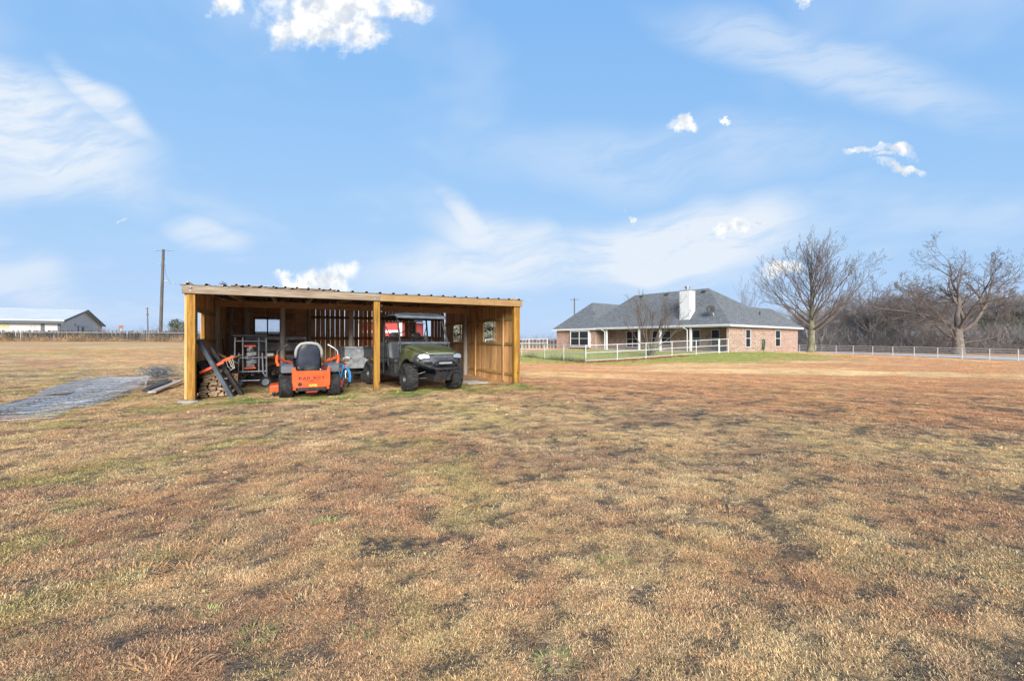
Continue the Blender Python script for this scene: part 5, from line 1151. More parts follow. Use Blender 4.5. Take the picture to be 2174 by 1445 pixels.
pipe_fence('long white pipe fence along the gravel road on the right', [on_line(u, RA, RB) for u in (1668, 1697.6, 1731.8, 1775, 1811.3, 1852.8, 1895.3, 1940.8, 1990.7, 2042.6, 2100.7, 2161.7, 2230)], (1.2, .95, .72, .48), .03, None, 'white pipe fences round the yard', .05)
# gravel road behind that fence
rv = []; rf_ = []
ra = Vector((47.3, 72)); rb = Vector((53.7, 46.5)); dr_ = (rb - ra).normalized(); nr = Vector((-dr_.y, dr_.x))
if nr.x < 0: nr = -nr
cs = [ra - dr_ * 70 + dr_ * k * 4 + nr * 4.5 for k in range(45)]
for i, c in enumerate(cs):
    for s in (-3.6, 3, 11): q = c + nr * s; rv.append((q.x, q.y, H(q.x, q.y) + .05))
    if i: k = i * 3; rf_ += [(k - 3, k - 2, k + 1, k), (k - 2, k - 1, k + 2, k + 1)]
road = MB().add(rv, rf_).build('gravel_road', mat('pale_gravel', (.42, .40, .38), .95, 0, .2, 1.5, bump=.4, bscale=10), None, smooth='all'); tag(road, 'pale grey gravel road behind the right-hand fence', kind='structure')

# ------------------------------------------------------------------ bare trees
def tree_segments(rg, base_r, trunk, rules, limit=9000, lref=(.01,)):
    """trunk: list of points; rules per level: (count, len, len jitter, angle, up, wander, steps)"""
    segs = []
    def grow(p, d, L, r, lvl):
        if len(segs) > limit: return
        cnt, ang, up, wander, steps, ratio, start = rules[min(lvl, len(rules) - 1)]
        pts = [p]; dirs = [d]; q = p.copy(); dd = d.copy()
        for k in range(steps):
            dd = (dd + Vector((rg.gauss(0, wander), rg.gauss(0, wander), rg.gauss(0, wander) + up))).normalized()
            q = q + dd * (L / steps); pts.append(q.copy()); dirs.append(dd.copy())
        for k in range(steps):
            segs.append((pts[k], pts[k + 1], r * (1 - .9 * k / steps), r * (1 - .9 * (k + 1) / steps), lvl))
        if lvl + 1 >= len(rules): return
        cnt = max(2, round(cnt * min(1.0, L / lref[min(lvl, len(lref) - 1)])))
        for c in range(cnt):
            f = start + (1 - start) * (c + rg.random() * .8) / cnt
            f = min(f, .98); i = min(steps - 1, int(f * steps)); fr = f * steps - i
            bp = pts[i].lerp(pts[i + 1], fr); bd = dirs[i + 1]
            x, y, _ = frame_of(bd); t = rg.uniform(0, 6.283)
            a = R(ang * rg.uniform(.7, 1.3)); nd = (bd * math.cos(a) + (x * math.cos(t) + y * math.sin(t)) * math.sin(a)).normalized()
            grow(bp, nd, L * ratio * rg.uniform(.65, 1.15) * (1.05 - .38 * f), max(.006, r * (1 - .85 * f) * .62), lvl + 1)
    return segs, grow
def seg_mesh(name, segs, m, rmin=.009):
    big = [s for s in segs]; V = []; Fc = []
    for (a, b, r0, r1, lvl) in big:
        n = 8 if r0 > .12 else (5 if r0 > .04 else 3)
        r0 = max(r0, rmin); r1 = max(r1, rmin * .8); x, y, d = frame_of(b - a); o = len(V)
        for p, r in ((a, r0), (b + d * r1 * .2, r1)):
            for j in range(n):
                t = 6.283 * j / n; V.append(p + x * math.cos(t) * r + y * math.sin(t) * r)
        for j in range(n): Fc.append((o + j, o + (j + 1) % n, o + n + (j + 1) % n, o + n + j))
    me = bpy.data.meshes.new(name); me.from_pydata([tuple(q) for q in V], [], Fc); me.materials.append(m)
    me.polygons.foreach_set('use_smooth', [True] * len(me.polygons)); me.update(); return me
def make_tree(name, loc, label, trunk_segs, crown_segs, tm, cm, rmin=.012, group=None, cat='tree'):
    t = empty(name, loc, 0, label, cat, group)
    piece('trunk', seg_mesh('trunk', trunk_segs, tm, rmin), t); piece('crown', seg_mesh('crown', crown_segs, cm, rmin), t); return t
M_TWIGD = mat('dark_twig_bark', (.13, .10, .082), .9, 0, .3, .6)
# tree beside the house: straight leader, limbs sweeping out and up
rg = random.Random(21); h_ = 15.6
tp = [Vector((0, 0, -.1)), Vector((.02, 0, .5)), Vector((.05, 0, 2.0)), Vector((.1, .05, 3.6)), Vector((.12, 0, 6.5)), Vector((.05, 0, 9.5)), Vector((.12, 0, 12.5)), Vector((.1, 0, h_))]
trr = [.74, .50, .42, .36, .22, .12, .05, .012]
tseg = [(tp[i], tp[i + 1], trr[i], trr[i + 1], 0) for i in range(len(tp) - 1)]
rules = [(9, 34, .10, .09, 9, .52, .18), (8, 30, .10, .08, 9, .55, .15), (6, 32, .08, .11, 6, .5, .15), (4, 34, .06, .13, 4, .5, .2), (2, 36, .04, .16, 3, .5, .2)]
cseg, grow = tree_segments(rg, .4, None, rules[1:], 60000, (8.0, 3.0, .01))
for i in range(36):
    f = (i + .5) / 36; z0 = 2.7 + f ** 1.15 * 9.6; az = i * 2.4 + rg.uniform(-.3, .3); el = R(20 + 50 * f ** .7 + rg.uniform(-6, 8))
    L = (7.2 * (1 - f) ** .7 + 2.5) * rg.uniform(.86, 1.1); rad = .125 * (1 - f * .72)
    grow(Vector((.08, 0, z0)), Vector((math.cos(az) * math.cos(el), math.sin(az) * math.cos(el), math.sin(el))), L, rad, 0)
TA = at(1722, 60); make_tree('bare_tree', TA, 'tall bare tree with a straight trunk and fan-shaped crown beside the house', tseg, cseg, M_BARKG, M_TWIGD, .011)
# old spreading tree beyond the road
rg = random.Random(8)
tp = [Vector((0, 0, -.3)), Vector((.0, 0, 1)), Vector((-.1, 0, 3)), Vector((-.25, 0, 5.2))]
tseg = [(tp[i], tp[i + 1], [1.15, .86, .74, .66][i], [.86, .74, .66, .44][i], 0) for i in range(3)]
rules = [(9, 38, .03, .15, 12, .52, .25), (7, 38, .06, .16, 8, .52, .2), (5, 38, .05, .18, 5, .52, .15), (4, 40, .03, .2, 3, .55, .15), (2, 40, .02, .2, 2, .5, .2)]
cseg, grow = tree_segments(rg, 1, None, rules, 90000)
for (z0, dx, dy, dz, L, rad) in ((5.0, .35, .1, 1, 13.5, .62), (4.6, -.75, .2, .85, 12.5, .55), (4.4, .85, -.3, .62, 14.5, .5), (3.6, 1, .3, .25, 13.0, .34), (3.2, -1, .1, .22, 10.5, .30), (4.8, -.2, -.8, .8, 10, .42), (4.8, .1, .9, .7, 10, .42), (2.4, .9, -.4, .12, 7.5, .2), (2.8, -.8, -.5, .4, 6, .2), (4.9, .95, .5, .9, 13, .42)):
    grow(Vector((-.2 + dx * .3, dy * .3, z0)), Vector((dx, dy, dz)).normalized(), L * (1.12 + .18 * abs(dx)), rad * .70, 0)
TBp = at(2035, 69); TBp.z -= .3
make_tree('bare_tree', TBp, 'huge old bare tree with twisting limbs beyond the road', tseg, cseg, M_BARK, M_TWIGD, .013).scale = (.885, .885, .885)
# small many-stemmed tree inside the yard
rg = random.Random(5)
rules = [(6, 26, .10, .07, 9, .55, .3), (5, 28, .08, .1, 6, .55, .25), (4, 30, .06, .12, 4, .5, .2)]
cseg, grow = tree_segments(rg, .1, None, rules, 5000); tseg = []
for i in range(14):
    az = i * 2.4 + rg.uniform(-.2, .2); el = R(rg.uniform(46, 78)); d = Vector((math.cos(az) * math.cos(el), math.sin(az) * math.cos(el), math.sin(el)))
    b0 = Vector((math.cos(az) * .10, math.sin(az) * .10, -.05)); b1 = b0 + d * Vector((1, 1, 1)).length * .62; tseg.append((b0, b1, .07, .055, 0)); grow(b1, (d + Vector((d.x * .7, d.y * .7, 0))).normalized(), rg.uniform(2.6, 3.9), .05, 0)
TC = on_line(1381, (6.0, 34.6), (16.0, 39.0)); make_tree('yard_tree', TC, 'small bare many-stemmed tree inside the white yard fence', tseg, cseg, M_BARKG, M_TWIGD, .012)
# thin tree behind the roof
rg = random.Random(15); rules = [(6, 20, .06, .06, 8, .5, .3), (5, 22, .06, .08, 5, .5, .2), (3, 24, .05, .1, 3, .5, .2)]
cseg, grow = tree_segments(rg, .1, None, rules, 2500)
for i in range(6): az = i * 1.05; grow(Vector((0, 0, 3.0)), Vector((math.cos(az) * .22, math.sin(az) * .22, 1)).normalized(), rg.uniform(6.0, 8.0), .07, 0)
make_tree('bare_tree', at(1580, 78), 'slim pale bare tree rising behind the house roof', [(Vector((0, 0, -.2)), Vector((0, 0, 3.1)), .2, .14, 0)], cseg, M_BARK, M_TWIG, .014)

# ------------------------------------------------------------------ wood behind the road: individual bare trees, evergreens, brush
def generic(seed, hgt):
    rg = random.Random(seed); tr = []; p = Vector((0, 0, -.3)); d = Vector((rg.uniform(-.1, .1), rg.uniform(-.1, .1), 1)).normalized(); r = hgt * .022
    for k in range(4):
        q = p + d * hgt * .09; tr.append((p, q, r, r * .9, 0)); p = q; r *= .9; d = (d + Vector((rg.gauss(0, .08), rg.gauss(0, .08), .1))).normalized()
    rules = [(7, 34, .06, .12, 8, .55, .25), (6, 36, .05, .14, 5, .52, .2), (5, 38, .04, .16, 4, .5, .15), (3, 40, .02, .2, 2, .5, .2)]
    segs, grow = tree_segments(rg, r, None, rules, 3800)
    for i in range(6): az = i * 1.05 + rg.uniform(-.3, .3); t = rg.uniform(.25, .9); grow(p - d * rg.uniform(0, hgt * .12), Vector((math.cos(az) * t, math.sin(az) * t, 1)).normalized(), hgt * rg.uniform(.42, .66), r * .6, 0)
    return tr, segs
variants = [generic(40 + i, 12) for i in range(5)]
vm_ = [(seg_mesh('trunk', a, M_BARK, .02), seg_mesh('crown', b, M_TWIG, .02)) for a, b in variants]
def wood_tree(i, loc, rz, s, label):
    t = empty('bare_tree', loc, rz, label, 'tree', 'bare trees in the wood behind the road'); t.scale = (s, s, s)
    piece('trunk', vm_[i][0], t); piece('crown', vm_[i][1], t); return t
rg = random.Random(77)
k = 0
for u in range(1700, 2330, 17):
    for row in range(2):
        d = 88 + row * 14 + rg.uniform(-5, 5); uu = u + rg.uniform(-9, 9); hgt = rg.uniform(8.5, 13.5) * (1.1 if uu > 1850 else .95)
        wood_tree(k % 5, at(uu, d) - Vector((0, 0, .2)), rg.uniform(0, 6.28), hgt / 12, 'grey bare tree standing in the wood behind the road'); k += 1
M_EVER = mat('evergreen_foliage', (.085, .12, .07), .9, 0, .5, .8, rnd=.2)
def leafy(name, loc, rx, rz_, n, size, label, m, seed, stem=1.2, group=None):
    rg = np.random.default_rng(seed); t = empty(name, loc, 0, label, 'tree', group)
    cen = rg.normal(0, 1, (26, 3)); cen /= np.linalg.norm(cen, axis=1)[:, None]; cen *= rg.uniform(.25, .85, (26, 1)); cen *= (rx, rx, rz_); cen[:, 2] += rz_ + stem * .6
    c = cen[rg.integers(0, 26, n)] + rg.normal(0, 1, (n, 3)) * (rx * .2, rx * .2, rz_ * .15)
    a = rg.normal(0, 1, (n, 3)) * size; b = rg.normal(0, 1, (n, 3)) * size
    vs = np.stack([c - a, c + b, c + a, c - b], 1).reshape(-1, 3); fs = np.arange(n * 4).reshape(-1, 4)
    me = bpy.data.meshes.new('crown'); me.from_pydata(vs.tolist(), [], fs.tolist()); me.materials.append(m); me.update(); piece('crown', me, t)
    MB().tube([(0, 0, -.3), (.05, 0, stem), (0, .05, stem + rz_)], [rx * .07, rx * .06, rx * .03], 7).build('trunk', M_BARK, t, smooth=True); return t
for i, (u, d, rx, rz_, label) in enumerate(((1858, 84, 3.0, 3.0, 'dark evergreen left of the huge old tree, in the wood'), (2110, 84, 3.6, 3.4, 'broad dark evergreen just right of the huge old tree'), (2165, 82, 3.2, 3.6, 'dark evergreen at the right edge of the wood'), (1975, 95, 2.4, 2.6, 'small dark evergreen behind the huge old tree'), (1780, 92, 2.2, 2.4, 'small dark evergreen behind the tall fan-shaped tree'))):
    leafy('evergreen_tree', at(u, d + 4), rx, rz_, 11000, .10, label, M_EVER, 60 + i)
M_OAK = mat('grey_green_foliage', (.19, .205, .165), .9, 0, .4, .8)
leafy('evergreen_tree', at(1035, 62), 2.7, 2.0, 11000, .07, 'grey-green leafy tree seen through the shed windows', M_OAK, 91)
leafy('evergreen_tree', at(968, 60), 2.0, 1.9, 9000, .07, 'grey-green leafy tree left of its twin, seen through the shed windows', M_OAK, 93)
leafy('evergreen_tree', at(379, 78), 1.5, 1.7, 8000, .05, 'grey-green leafy tree beyond the dark fence, beside the shed', M_OAK, 92, stem=.6)
def brush(name, label, pts, hmin, hmax, n, m, seed, lean=.35, w=.035, spread=1.5, cl0=.55):
    """a mass of upright twigs along a line"""
    rg = np.random.default_rng(seed); P0 = np.array(pts, float); seg = rg.integers(0, len(P0) - 1, n); t = rg.random(n)[:, None]
    b = P0[seg] * (1 - t) + P0[seg + 1] * t + rg.normal(0, spread, (n, 2)); z0 = hts(b[:, 0], b[:, 1]) - .05
    clump = cl0 + (1 - cl0) * np.sin(b[:, 0] * .9 + 2 * np.sin(b[:, 1] * .7)) * np.sin(b[:, 0] * .37 + 1.3)
    h = rg.uniform(hmin, hmax, n) * clump.clip(.25, 1)
    k = rg.uniform(0, 1, n)[:, None] ** 1.4
    lx = rg.normal(0, lean, (n, 2))
    base = np.concatenate([b + lx * (h[:, None] * k) * .5, (z0 + h * k[:, 0])[:, None]], 1); L = (h * rg.uniform(.25, .55, n))[:, None]
    tip = base + np.concatenate([rg.normal(0, lean * 1.6, (n, 2)), np.abs(rg.normal(.8, .3, (n, 1)))], 1) * L
    side = rg.normal(0, 1, (n, 3)); side[:, 2] = 0; side = side / np.linalg.norm(side, axis=1)[:, None] * w * rg.uniform(.5, 1.2, (n, 1))
    vs = np.stack([base - side, base + side, tip], 1).reshape(-1, 3); fs = np.arange(n * 3).reshape(-1, 3)
    me = bpy.data.meshes.new(name); me.from_pydata(vs.tolist(), [], fs.tolist()); me.materials.append(m); me.update()
    return tag(link(bpy.data.objects.new(name, me)), label, kind='stuff')
M_BR1 = mat('grey_brush', (.215, .198, .19), .95, 0, .4, .5); M_BR2 = mat('tan_weeds', (.36, .23, .12), .95, 0, .45, .5); M_BR3 = mat('purple_grey_brush', (.21, .165, .16), .95, 0, .3, .3)
brush('undergrowth', 'grey tangle of undergrowth below the bare trees behind the road', [(50, 96), (62, 89), (76, 84), (88, 76), (102, 66), (114, 54)], 2.2, 6.2, 110000, M_BR1, 3, .4, .024, 3.0, .78)
brush('distant_hedge', 'purple-grey bare hedgerow along the far side of the fields', [(-130, 128), (-90, 125), (-60, 128), (-30, 122), (0, 120), (30, 122), (56, 100)], 1.6, 4.2, 60000, M_BR3, 4, .35, .03, 2.5)
# ------------------------------------------------------------------ left distance: picket fence, white barn, poles
pf = empty('picket_fence', (-60, 69, 0), 0, 'dark weathered picket fence with pale top rail across the far left field', 'fence'); po = Vector((-60, 69, 0))
A_, B_ = Vector((-86, 68, 0)), Vector((-46, 71.5, 0)); rg = random.Random(12)
pk = [MB().box((0, 0, h / 2), (w, .05, h)).mesh('picket', M_DARKPOST) for w, h in ((.16, 1.75), (.12, 1.8), (.2, 1.72), (.10, 1.6))]
n = 235
for i in range(n):
    if rg.random() < .08: continue
    q = A_.lerp(B_, (i + rg.uniform(-.2, .2)) / n); z_ = H(q.x, q.y)
    piece('picket', rg.choice(pk), pf, (q.x - po.x, q.y - po.y, z_ - .05), (rg.uniform(-.03, .03), rg.uniform(-.05, .05), R(5)), (rg.uniform(.9, 1.5), 1, rg.uniform(.93, 1.04)))
for hgt, m in ((1.46, M_PLANKG), (.55, M_DARKPOST)):
    for i in range(10):
        a, b = A_.lerp(B_, i / 10), A_.lerp(B_, (i + 1) / 10)
        MB().bar(a - po + Vector((0, -.06, H(a.x, a.y) + hgt)), b - po + Vector((0, -.06, H(b.x, b.y) + hgt)), .04, .09).build('rail', m, pf)
pf2 = empty('picket_fence', (0, 80, 0), 0, 'dark weathered fence glimpsed far behind the open shed and the white yard fence', 'fence')
for i in range(70):
    x = -22 + i * .62; z_ = H(x, 78); piece('picket', pk[i % 4], pf2, (x, -2, z_ - .05), (0, rg.uniform(-.04, .04), 0), (2.2, 1, .95))
for i in range(7): x0 = -22 + i * 6.2; MB().bar((x0, -2.06, H(x0, 78) + 1.2), (x0 + 6.2, -2.06, H(x0 + 6.2, 78) + 1.2), .04, .1).build('rail', M_DARKPOST, pf2)
brush('fence_weeds', 'dry tan weeds and briars along the foot of the dark fence', [(-88, 66.6), (-70, 67.6), (-46, 70)], .5, 1.5, 16000, M_BR2, 9, .5, .02, .6)
brush('fence_weeds', 'grey bare saplings along the dark fence', [(-86, 69.5), (-66, 70.5), (-50, 72)], 1.6, 3.2, 2600, M_BR3, 10, .3, .02, .6)
# white barn
NB = Vector((-82.5, 80)); gd = Vector((-.56, .828)); ld = Vector((-.828, -.56)); gz = 1.5
bn = empty('white_barn', (NB.x, NB.y, 0), math.atan2(gd.y, gd.x), 'long low white metal barn with dark trim beyond the picket fence', 'barn')   # local x along the gable, local y along the side
bside = 1 if Vector((-gd.y, gd.x)).dot(ld) > 0 else -1
Wb, Lb, ez, rz2 = 35.0, 46.0, zv(680, 80), zv(658.5, 94.5)
M_SHEET = mat('white_ribbed_sheet', (.46, .465, .46), .55, .1, .06, .6); M_RSH = mat('pale_roof_sheet', (.60, .61, .62), .5, .25, .06, .4); M_DTRIM = mat('dark_slate_trim', (.07, .085, .10), .6); M_YELP = mat('pale_yellow_panel', (.42, .40, .24), .6)
def BB(a, b, nm, m, par=bn): return MB().bx((a[0], a[1] * bside, a[2]), (b[0], b[1] * bside, b[2])).build(nm, m, par)
MB().prism([(0, gz), (Wb, gz), (Wb, ez), (Wb / 2, rz2), (0, ez)], (0, 0, 0), (1, 0, 0), (0, 0, 1), (0, .2 * bside, 0)).build('gable_wall', M_SHEET, bn)
BB((0, .2, gz), (.2, Lb, ez), 'side_wall', M_SHEET); BB((Wb - .2, .2, gz), (Wb, Lb, ez), 'side_wall', M_SHEET)
sl = math.atan2(rz2 - ez, Wb / 2)
for s in (0, 1):
    q0, q1 = (-.6, Wb / 2) if s == 0 else (Wb / 2, Wb + .6)
    za, zb2 = (ez - .6 * math.tan(sl), rz2) if s == 0 else (rz2, ez - .6 * math.tan(sl))
    MB().prism([(q0, za + .05), (q1, zb2 + .05), (q1, zb2 + .25), (q0, za + .25)], (0, -.6 * bside, 0), (1, 0, 0), (0, 0, 1), (0, (Lb + 1) * bside, 0)).build('roof', M_RSH, bn)
    MB().prism([(q0, za - .12), (q1, zb2 - .12), (q1, zb2 + .28), (q0, za + .28)], (0, -.7 * bside, 0), (1, 0, 0), (0, 0, 1), (0, .09 * bside, 0)).build('verge_trim', M_DTRIM, bn)
BB((-.72, -.6, ez - .5), (-.62, Lb, ez + .02), 'eave_trim', M_DTRIM)
BB((-.03, -.03, gz), (.35, .35, ez - .1), 'corner_trim', M_DTRIM); BB((Wb - .3, -.04, gz), (Wb + .03, .3, ez), 'corner_trim', M_DTRIM)
BB((-.04, 2.0, gz), (.0, 2.5, ez - .3), 'door_post', M_DTRIM)
BB((-.03, 6.35, gz + 1.9), (.0, 9, ez - .45), 'skylight_panel', M_YELP)
BB((10, -.15, 4.35), (22, -.02, 4.75), 'door_track', mat('grey_track', (.4, .41, .42), .5)); BB((12.2, -.06, gz), (12.9, -.01, 4.35), 'door_edge', M_DTRIM); BB((15.6, -.08, gz), (17.0, -.01, 4.2), 'door_gap', M_DTRIM)
# utility poles
M_POLE = mat('creosote_pole', (.10, .085, .075), .9, 0, .25, 2, stretch=(1, 1, .2))
def pole(loc, hgt, r, label, lean, arms, group='utility poles'):
    p = empty('utility_pole', loc, 0, label, 'pole', group); top = Vector((lean, 0, hgt))
    MB().tube([(0, 0, -.5), top], [r, r * .72], 10).build('shaft', M_POLE, p, smooth=True)
    for (f, w, h) in arms:
        c = top * f; MB().bar(c + Vector((-w, 0, -.03)), c + Vector((w, 0, .0)), h, h).build('crossarm', M_POLE, p)
        for s in (-1, 1): MB().lathe([(.05, 0), (.06, .08), (.03, .16), (0, .17)], c + Vector((s * w * .9, 0, h / 2)), n=8).build('insulator', M_GALVD, p, smooth=True)
    return p
p1 = at(340, 74); pl = pole(p1, zv(528, 74) - p1.z, .26, 'tall dark wooden utility pole left of the open shed', .55, [(.985, 1.6, .045), (.83, .75, .05)])
MB().tube([(.75, 0, 12.8), (.95, .05, 11.2), (1.75, .1, 9.6)], .02, 4).build('cable', M_BLACK, pl)
p2 = at(314.5, 170); pole(p2, zv(651, 170) - p2.z, .24, 'small far-off utility pole just left of the tall pole', -.3, [(.97, 1.0, .12), (.78, .5, .3)])
p3 = at(1219.5, 95); pole(p3, zv(631, 95) - p3.z, .16, 'dark utility pole standing behind the left wing of the house', 0, [(.97, 1.0, .1), (.62, .9, .06)])
sg = empty('red_sign', at(257, 76), 0, 'small oval red sign beyond the dark picket fence', 'sign'); z0 = sg.location.z
MB().cyl((0, 0, 0), (0, 0, zv(696, 76) - z0), .05, n=8).build('post', M_WHITE, sg); sgp = MB().lathe([(0, 0), (.46, 0), (.48, .03), (.46, .06), (0, .06)], (0, 0, zv(692, 76) - z0), (0, -1, 0), 18).build('panel', mat('faded_red_paint', (.34, .11, .08), .6), sg)
sgp.scale = (1, 1, .55); sgp.location.z = (zv(692, 76) - z0) * .45
# red barn seen through the shed opening
rb_ = empty('red_barn', at(806, 46), R(-14), 'red wooden barn with white trim seen through the rear opening of the shed', 'barn')
MB().bx((-2.6, 0, -.3), (2.6, 5, 3.2)).build('wall', M_RED, rb_)
for i in range(13): MB().bx((-2.6 + i * .4, -.025, -.2), (-2.6 + i * .4 + .388, -.002, 3.2)).build('cladding_board', M_RED, rb_)
MB().prism([(-2.9, 3.15), (2.9, 3.15), (0, 4.6)], (0, -.3, 0), (1, 0, 0), (0, 0, 1), (0, 5.6, 0)).build('roof', M_GALV, rb_)
MB().bx((-2.62, -.06, 2.02), (2.62, -.03, 2.30)).build('trim_band', M_WHITE, rb_)
for s in (-1, 1):
    MB().bar((0, -.07, 2.1), (s * 1.3, -.07, .3), .03, .2, Vector((0, 1, 0))).build('trim_brace', M_WHITE, rb_); MB().bx((s * 2.45 - .17, -.062, -.2), (s * 2.45 + .17, -.028, 3.2)).build('corner_trim', M_WHITE, rb_)
MB().bx((-.6, -.09, 2.05), (-.5, -.06, 2.25)).build('hinge', M_BLACK, rb_)

# ------------------------------------------------------------------ wire panels, gravel and boards left of the shed
def patch(name, outline, zoff, m, label, seed, sub=.25):
    rg = random.Random(seed); cx_ = sum(p[0] for p in outline) / len(outline); cy_ = sum(p[1] for p in outline) / len(outline)
    pts = []
    for a, b in zip(outline, outline[1:] + outline[:1]):
        nn = max(2, int(math.dist(a, b) / sub))
        for k in range(nn): pts.append((a[0] + (b[0] - a[0]) * k / nn + rg.uniform(-.10, .10), a[1] + (b[1] - a[1]) * k / nn + rg.uniform(-.10, .10)))
    rings = [[(cx_ + (x - cx_) * f, cy_ + (y - cy_) * f) for x, y in pts] for f in (1, .85, .6, .3)]
    vs = [(x, y, H(x, y) + (zoff if i else -.01)) for i, r_ in enumerate(rings) for x, y in r_] + [(cx_, cy_, H(cx_, cy_) + zoff)]; n = len(pts); fs = []
    for i in range(3):
        for j in range(n): fs.append((i * n + j, i * n + (j + 1) % n, (i + 1) * n + (j + 1) % n, (i + 1) * n + j))
    for j in range(n): fs.append((3 * n + j, 3 * n + (j + 1) % n, 4 * n))
    o = MB().add(vs, fs).build(name, m, None, smooth='all'); return tag(o, label, kind='structure')
M_GRAV = mat('grey_gravel', (.085, .085, .082), .95, 0, .5, 30, bump=.8, bscale=45)
patch('gravel_bed', [(-9.7, 7.4), (-8.3, 8.0), (-9.0, 10.2), (-10.9, 13.0), (-11.9, 15.8), (-13.7, 16.6), (-13.6, 14.2), (-12.2, 11.4), (-10.9, 9.2)], .010, M_GRAV, 'strip of dark grey gravel under the wire panels', 4)
M_WIRE2 = mat('bright_wire', (.46, .47, .49), .5, .2, .2, 3)
def wire_panel(c, rz, L, Wd, z0, label, nl, pitch, seed, bow):
    rg = random.Random(seed); m = MB(); ca, sa = math.cos(rz), math.sin(rz)
    def Pt(l, w):
        x = c[0] + ca * w - sa * l; y = c[1] + sa * w + ca * l
        return Vector((x, y, H(x, y) + z0 + bow * math.sin((l / L + .5) * math.pi) * (.3 + .7 * abs(w / Wd * 2)) + .012 * math.sin(3 * l + w * 5 + seed)))
    for fr in (0, .018, .036, .06, .09, .13, .19, .27, .38, .52, .68, .84, .98, 1):
        w = -Wd / 2 + Wd * fr; m.tube([Pt(-L / 2 + L * k / 16, w) for k in range(17)], .006, 4, caps=False)
    k = 0
    while k * pitch <= L: m.tube([Pt(-L / 2 + k * pitch, -Wd / 2 + Wd * j / 6) for j in range(7)], .0042, 4, caps=False); k += 1
    o = m.build('welded_mesh', M_WIRE2, None, fix=False); return tag(o, label, 'wire mesh', 'welded wire panels lying left of the shed')
dirp = math.atan2(3.6, 7.2)
for i, (cx_, cy_, a, L, Wd, z0, lab, nl, pitch, bow) in enumerate(((-9.45, 8.9, .55, 4.0, 1.25, .05, 'nearest welded wire panel, at the left edge on the gravel', 6, .3, .03), (-9.75, 10.3, .52, 4.9, 1.0, .08, 'welded wire panel with its edge nearest the shed', 6, .3, .05),
        (-11.8, 12.7, .50, 4.6, 1.3, .10, 'topmost welded wire panel in the middle of the gravel strip', 7, .3, .09), (-12.3, 13.3, .40, 4.2, 1.2, .07, 'welded wire panel farthest from the shed, on the grass side', 7, .3, .06), (-11.4, 12.9, .66, 4.4, 1.1, .14, 'bowed welded wire panel lying crosswise on the others', 7, .3, .12))):
    wire_panel((cx_, cy_), a, L, Wd, z0, lab, nl, pitch, i, bow)
# roll of wire netting, loosely tangled
wr = MB(); rg = random.Random(6)
for k in range(120):
    c0 = Vector((rg.gauss(0, .22), rg.gauss(0, .10), .20 + rg.gauss(0, .06))); r0 = rg.uniform(.10, .26); x_, y_, _d = frame_of((rg.gauss(0, 1), rg.gauss(0, .6), rg.gauss(0, .6)))
    wr.tube([c0 + x_ * math.cos(t) * r0 * 1.5 + Vector((0, 0, y_.z * math.sin(t) * r0 * .8)) + Vector((y_.x, y_.y, 0)) * math.sin(t) * r0 for t in [j / 10 * 6.283 for j in range(10)]], .004, 3, closed=True)
wr.v = [(x, y, max(.005, z)) for x, y, z in wr.v]
o = wr.build('wire_roll', mat('dark_wire', (.2, .21, .22), .5, .4), None, fix=False); q = at(335, 16.2); o.location = q; o.rotation_euler = (0, 0, R(30)); tag(o, 'loose dark roll of wire netting behind the wire panels', 'wire roll')
for i, (x_, y_, L, w, m, rz, lab, tilt) in enumerate(((-9.72, 12.35, 2.9, .17, M_PLANKG, 26, 'grey plank lying on the grass against the shed wall', .015), (-10.25, 12.7, 2.6, .15, M_DARKPOST, 27, 'dark plank lying just behind the grey one', .01), (-10.6, 13.1, 2.5, .14, M_DARKPOST, 30, 'dark plank farthest behind the grey one', .01))):
    o = MB().box((0, 0, .03), (w, L, .045)).build('plank', m, None, bevel=.004); o.location = (x_, y_, H(x_, y_) + .045); o.rotation_euler = (tilt, 0, R(rz)); tag(o, lab, 'plank', 'planks beside the shed')
q = at(1000, 13.9); o = MB().box((0, 0, .012), (.7, .9, .03)).build('paving_slab', M_CONC, None, bevel=.006); o.location = q; o.rotation_euler = (0, 0, R(34)); tag(o, 'flat grey paving slab on the ground beside the vehicle', 'slab')
# dry leaves and straw
def litter(name, label, spots, m, seed, size):
    rg = np.random.default_rng(seed); vs = []; 
    for (x, y, rx, n) in spots:
        p = rg.normal(0, rx, (n, 2)) + (x, y); z_ = hts(p[:, 0], p[:, 1]) + rg.uniform(.015, .05, n)
        c = np.concatenate([p, z_[:, None]], 1); a = rg.normal(0, 1, (n, 3)) * (size, size, size * .5); b = rg.normal(0, 1, (n, 3)) * (size * .6, size * .6, size * .4)
        vs.append(np.stack([c - a, c + b, c + a, c - b], 1).reshape(-1, 3))
    vs = np.concatenate(vs); fs = np.arange(len(vs)).reshape(-1, 4)
    me = bpy.data.meshes.new(name); me.from_pydata(vs.tolist(), [], fs.tolist()); me.materials.append(m); me.update()
    return tag(link(bpy.data.objects.new(name, me)), label, kind='stuff')
fp = [on_line(u, FC, FH) for u in (1260, 1290, 1320, 1350, 1380, 1410, 1440)]
litter('fallen_leaves', 'rusty fallen leaves drifted along the yard fence', [(p[0], p[1] - .2, .35, 260) for p in fp] + [(p[0] - 1, p[1] - .4, .8, 120) for p in fp[:4]], mat('rust_leaves', (.30, .115, .05), .9, 0, .4, 3), 3, .05)
litter('fallen_leaves', 'pale dry leaves scattered on the grass before the shed', [(-3.3, 10.9, .25, 40), (-3.9, 9.6, 1.0, 40), (-2, 8.6, 1.3, 35), (0, 9.3, 1.0, 25), (-5.6, 9.2, .8, 25), (.6, 11.6, .6, 20), (-3, 6.5, 2, 25)], mat('pale_leaves', (.50, .30, .15), .9, 0, .3, 3), 4, .022)
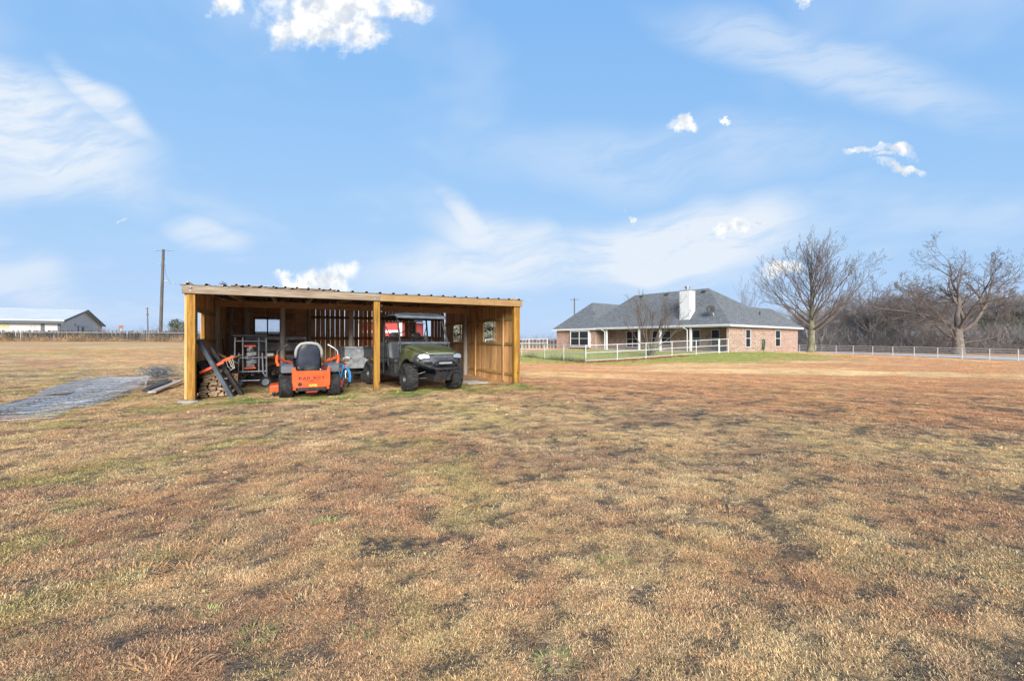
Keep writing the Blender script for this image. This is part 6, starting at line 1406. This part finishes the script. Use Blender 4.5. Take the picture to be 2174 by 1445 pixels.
fw = [on_line(u, FC, FL_) for u in (1243, 1225, 1205, 1185, 1165, 1145, 1125, 1105)]
brush('fence_shrubs', 'low dark leafless shrubs along the foot of the left yard fence', [(p[0], p[1] - .1) for p in fw], .2, .62, 3600, mat('dark_shrub', (.07, .065, .05), .95, 0, .4, 2), 14, .6, .012, .22)
brush('post_weeds', 'tan dead weeds round the foot of the left post and the board stack', [tuple(SP(.0, -.12)[:2]), tuple(SP(.5, .18)[:2]), tuple(SP(1.1, .25)[:2])], .06, .26, 900, mat('straw_weeds', (.45, .29, .14), .95, 0, .35, 3), 15, .9, .0035, .14)
brush('post_weeds', 'dead weeds along the foot of the right shed wall', [tuple(SP(8.2, -.1)[:2]), tuple(SP(8.22, 2.5)[:2])], .05, .16, 500, bpy.data.materials['straw_weeds'], 16, .9, .003, .10)
# orange bunches of dead grass
def bunches(name, label, uvs, m, seed):
    rg = random.Random(seed); vs = []; fs = []
    for (u, v, s) in uvs:
        d = EYE * FPX / (v - CY); x0 = (u - CX) / FPX * d; z0 = H(x0, d)
        for _ in range(int(120 * s)):
            a = rg.uniform(0, 6.283); rr = .10 * s * math.sqrt(rg.random()); bx_, by_ = x0 + math.cos(a) * rr * 1.6, d + math.sin(a) * rr; L = rg.uniform(.035, .09); el = rg.uniform(.05, .6); a2 = a + rg.uniform(-.7, .7)
            mx, my, mz = bx_ + math.cos(a2) * L * .5 * math.cos(el), by_ + math.sin(a2) * L * .5 * math.cos(el), z0 + L * .5 * math.sin(el)
            tx, ty, tz = mx + math.cos(a2) * L * .55, my + math.sin(a2) * L * .55, mz + L * .1 * rg.uniform(-.6, 1)
            wx, wy = -math.sin(a2) * .0035, math.cos(a2) * .0035; o = len(vs)
            vs += [(bx_ - wx, by_ - wy, z0 - .01), (bx_ + wx, by_ + wy, z0 - .01), (mx + wx * .8, my + wy * .8, mz), (mx - wx * .8, my - wy * .8, mz), (tx, ty, max(tz, z0 + .005))]; fs += [(o, o + 1, o + 2, o + 3), (o + 3, o + 2, o + 4)]
    me = bpy.data.meshes.new(name); me.from_pydata(vs, [], fs); me.materials.append(m); me.update(); return tag(link(bpy.data.objects.new(name, me)), label, kind='stuff')
bunches('orange_grass', 'orange bunches of dead bunchgrass in the near field', [(766, 1082, 1.5), (300, 1216, 1.2), (432, 1204, 1.4), (372, 1168, 1.3), (475, 1160, .9), (1168, 1048, 1.0), (1190, 1066, .7), (866, 960, 1.0), (905, 967, .8), (330, 1105, 1.6), (1480, 1065, 1.2), (1540, 1090, 1.3), (640, 1280, .9), (1900, 1180, 1.1), (350, 1425, 1.0), (1700, 1060, 1.2), (1260, 940, 1.0), (1580, 1160, 1.0)], mat('orange_dead_grass', (.50, .27, .125), .9, 0, .35, 12), 5)
bunches('green_weeds', 'small green weeds among the dry grass', [(1302, 1188, .5), (965, 998, .7), (770, 1335, .3), (310, 1168, .35), (540, 1345, .4), (440, 1300, .3), (1180, 1395, .4), (120, 1150, .5), (690, 1110, .5)], mat('weed_green', (.24, .26, .08), .8, 0, .3, 12), 6)
